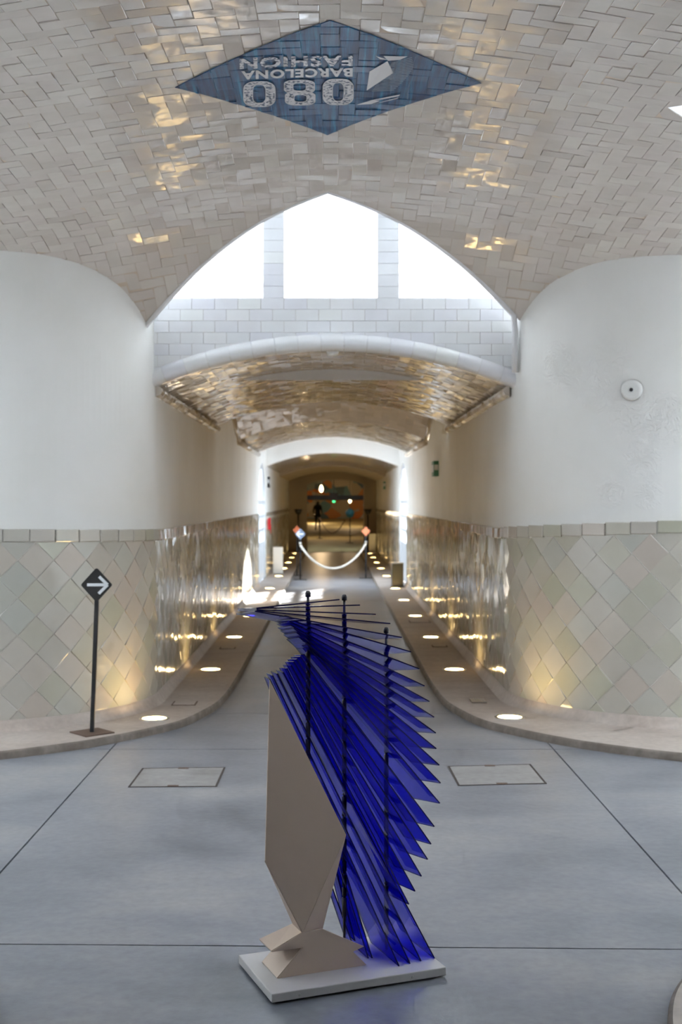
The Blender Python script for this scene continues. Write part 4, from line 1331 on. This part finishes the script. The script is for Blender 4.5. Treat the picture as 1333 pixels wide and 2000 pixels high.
C2 = ray_v(573, 1804, .20)
sheet('chest_return', [Dd, Cc, C2])
F1, F2, F3, F4, F5, F6 = rv(531, 1858), rv(711, 1848), rv(688.5, 1859), rv(715, 1884.4), rv(542, 1912), rv(592, 1850)
F4.z = BT + .001; F5.z = BT + .001
Ef = rv(630, 1814)
sheet('foot_plate', [F1, Cc, Ef, F2, F3, F4, F5, F6])
bk = lambda P, v=.256: Vector((P.x, v, P.z))
F1b, Cb = ray_v(507, 1835, .256), ray_v(573, 1804, .256)
sheet('foot_fold', [F1, F1b, Cb, Cc])
F5b = ray_v(512.5, 1880, .256); F5b.z = BT + .001
F6b = bk(F6)
sheet('foot_fold', [F5, F5b, F6b, F6])
sheet('foot_fold', [F3, bk(F3), bk(F4), F4])
sheet('foot_fold', [F1, F6, F6b, F1b])

# threaded rods
RV = .21
rods = []
for px, py, ybase in ((602, 1155, 0), (673, 1162, 0), (755, 1226, 0)):
    q = ray_v(px, py, RV); rods.append(q)
    rod = MB(); rod.tube([(q.x, q.y, BT), (q.x, q.y, q.z - .012)], .0045, 10); ro = rod.build('rod', M_rod, sc_, True)
    p = MB(); p.lathe([(.0085, q.z - .018), (.0095, q.z - .012), (.0095, q.z - .006), (.006, q.z + .001), (.002, q.z + .002)], 14, (q.x, q.y, 0)); p.build('cap_nut', M_rod, ro, True)
# blades: (near-left px, v there, near-right px, v there)
BL = [((501.3, 1187.7), .09, (663.7, 1171)), ((501.3, 1188.6), .09, (703.7, 1181.8)), ((502, 1191), .09, (734.6, 1199.8)), ((501.3, 1192.8), .09, (763, 1217.8)),
      ((498, 1193.7), .09, (785.6, 1245)), ((558, 1203), .155, (803.6, 1273.2)), ((561.6, 1207.5), .155, (819.8, 1306.5)), ((566, 1213.8), .155, (830, 1339.8)),
      ((568.8, 1221.4), .155, (839.7, 1370.2)), ((574.2, 1227.3), .155, (848.7, 1400.8)), ((579.6, 1235.4), .16, (852, 1431.7)), ((585, 1244.8), .165, (853, 1462.3)),
      ((595.8, 1255.2), .17, (858.8, 1494.5)), ((601, 1258), .17, (861.3, 1529.5)), ((603, 1264), .175, (859.8, 1569)), ((594, 1278), .19, (849, 1614.6)),
      ((587, 1282), .195, (842.7, 1648.8)), ((580, 1287), .20, (836, 1678.7)), ((574, 1292), .205, (824, 1711.6)), ((569, 1299), .21, (811.4, 1741)),
      ((560.5, 1305), .215, (799.3, 1766.4)), ((553.5, 1313), .22, (849.4, 1872.5)), ((542, 1315.5), .225, (823, 1877.6)), ((532.5, 1319), .23, (801.6, 1883)), ((527, 1326), .235, (780, 1887.7))]
VF = .29
def blade(NL, NR, dz, vf=VF, th=.004):
    D_ = Vector((0, vf - NR.y, dz)); k = (vf - NL.y) / (vf - NR.y)
    FR = NR + D_; FLl = NL + D_ * k
    P = [NL, NR, FR, FLl]
    nrm = (NR - NL).cross(D_).normalized() * th / 2
    V = [q - nrm for q in P] + [q + nrm for q in P]
    me = mkmesh('blade', V, [(0, 1, 2, 3), (7, 6, 5, 4), (0, 4, 5, 1), (1, 5, 6, 2), (2, 6, 7, 3), (3, 7, 4, 0)], M_acryl)
    me.materials.append(M_edge)
    for i in range(2, 6): me.polygons[i].material_index = 1
    link('blade', me, sc_)
    return NL, (NR - NL), D_
planes = []
for i, (l, vl, r) in enumerate(BL):
    if i >= 21:
        NR = ray_v(*r, .068); u = NR.x
        for _ in range(8):      # land on the base
            v = .068
            lo_, hi_ = .02, .14
            for _ in range(30):
                mid = (lo_ + hi_) / 2
                if ray_v(*r, mid).z > BT: hi_, lo_ = hi_, mid
                else: hi_ = mid
            NR = ray_v(*r, lo_)
            break
        NR.z = max(NR.z, BT + .001); dz = 0.0
    else:
        NR = ray_v(*r, .072); dz = -.032 if i < 16 else -.032 + .002 * (i - 15)
        dz = dz if i > 4 else (-.025, -.019, -.016, -.018, -.028)[i]
    planes.append(blade(ray_v(*l, vl), NR, dz))
for l, vl, r, vr in (((625, 1540), .235, (727.5, 1871.5), .154), ((618, 1545), .24, (720, 1872), .155), ((640, 1640), .24, (694, 1838), .215), ((634, 1690), .24, (688, 1842), .225)):
    NR = ray_v(*r, vr)
    if NR.z < BT + .001: NR.z = BT + .001
    planes.append(blade(ray_v(*l, vl), NR, 0.0))
# spacers on the rods between the blades
for q in rods:
    zs_ = []
    for NLp, e, D_ in planes:
        n = e.cross(D_)
        if abs(n.z) < 1e-6: continue
        zz = NLp.z - (n.x * (q.x - NLp.x) + n.y * (q.y - NLp.y)) / n.z
        t_ = (q.x - NLp.x) / e.x
        if 0 < t_ < 1 and BT < zz < q.z: zs_.append(zz)
    zs_ = sorted(zs_)
    for a_, b_ in zip(zs_[:-1], zs_[1:]):
        if b_ - a_ > .008:
            p = MB(); p.tube([(q.x, q.y, a_ + .004), (q.x, q.y, b_ - .0035)], .0085, 8); p.build('spacer', M_rod, sc_, True)
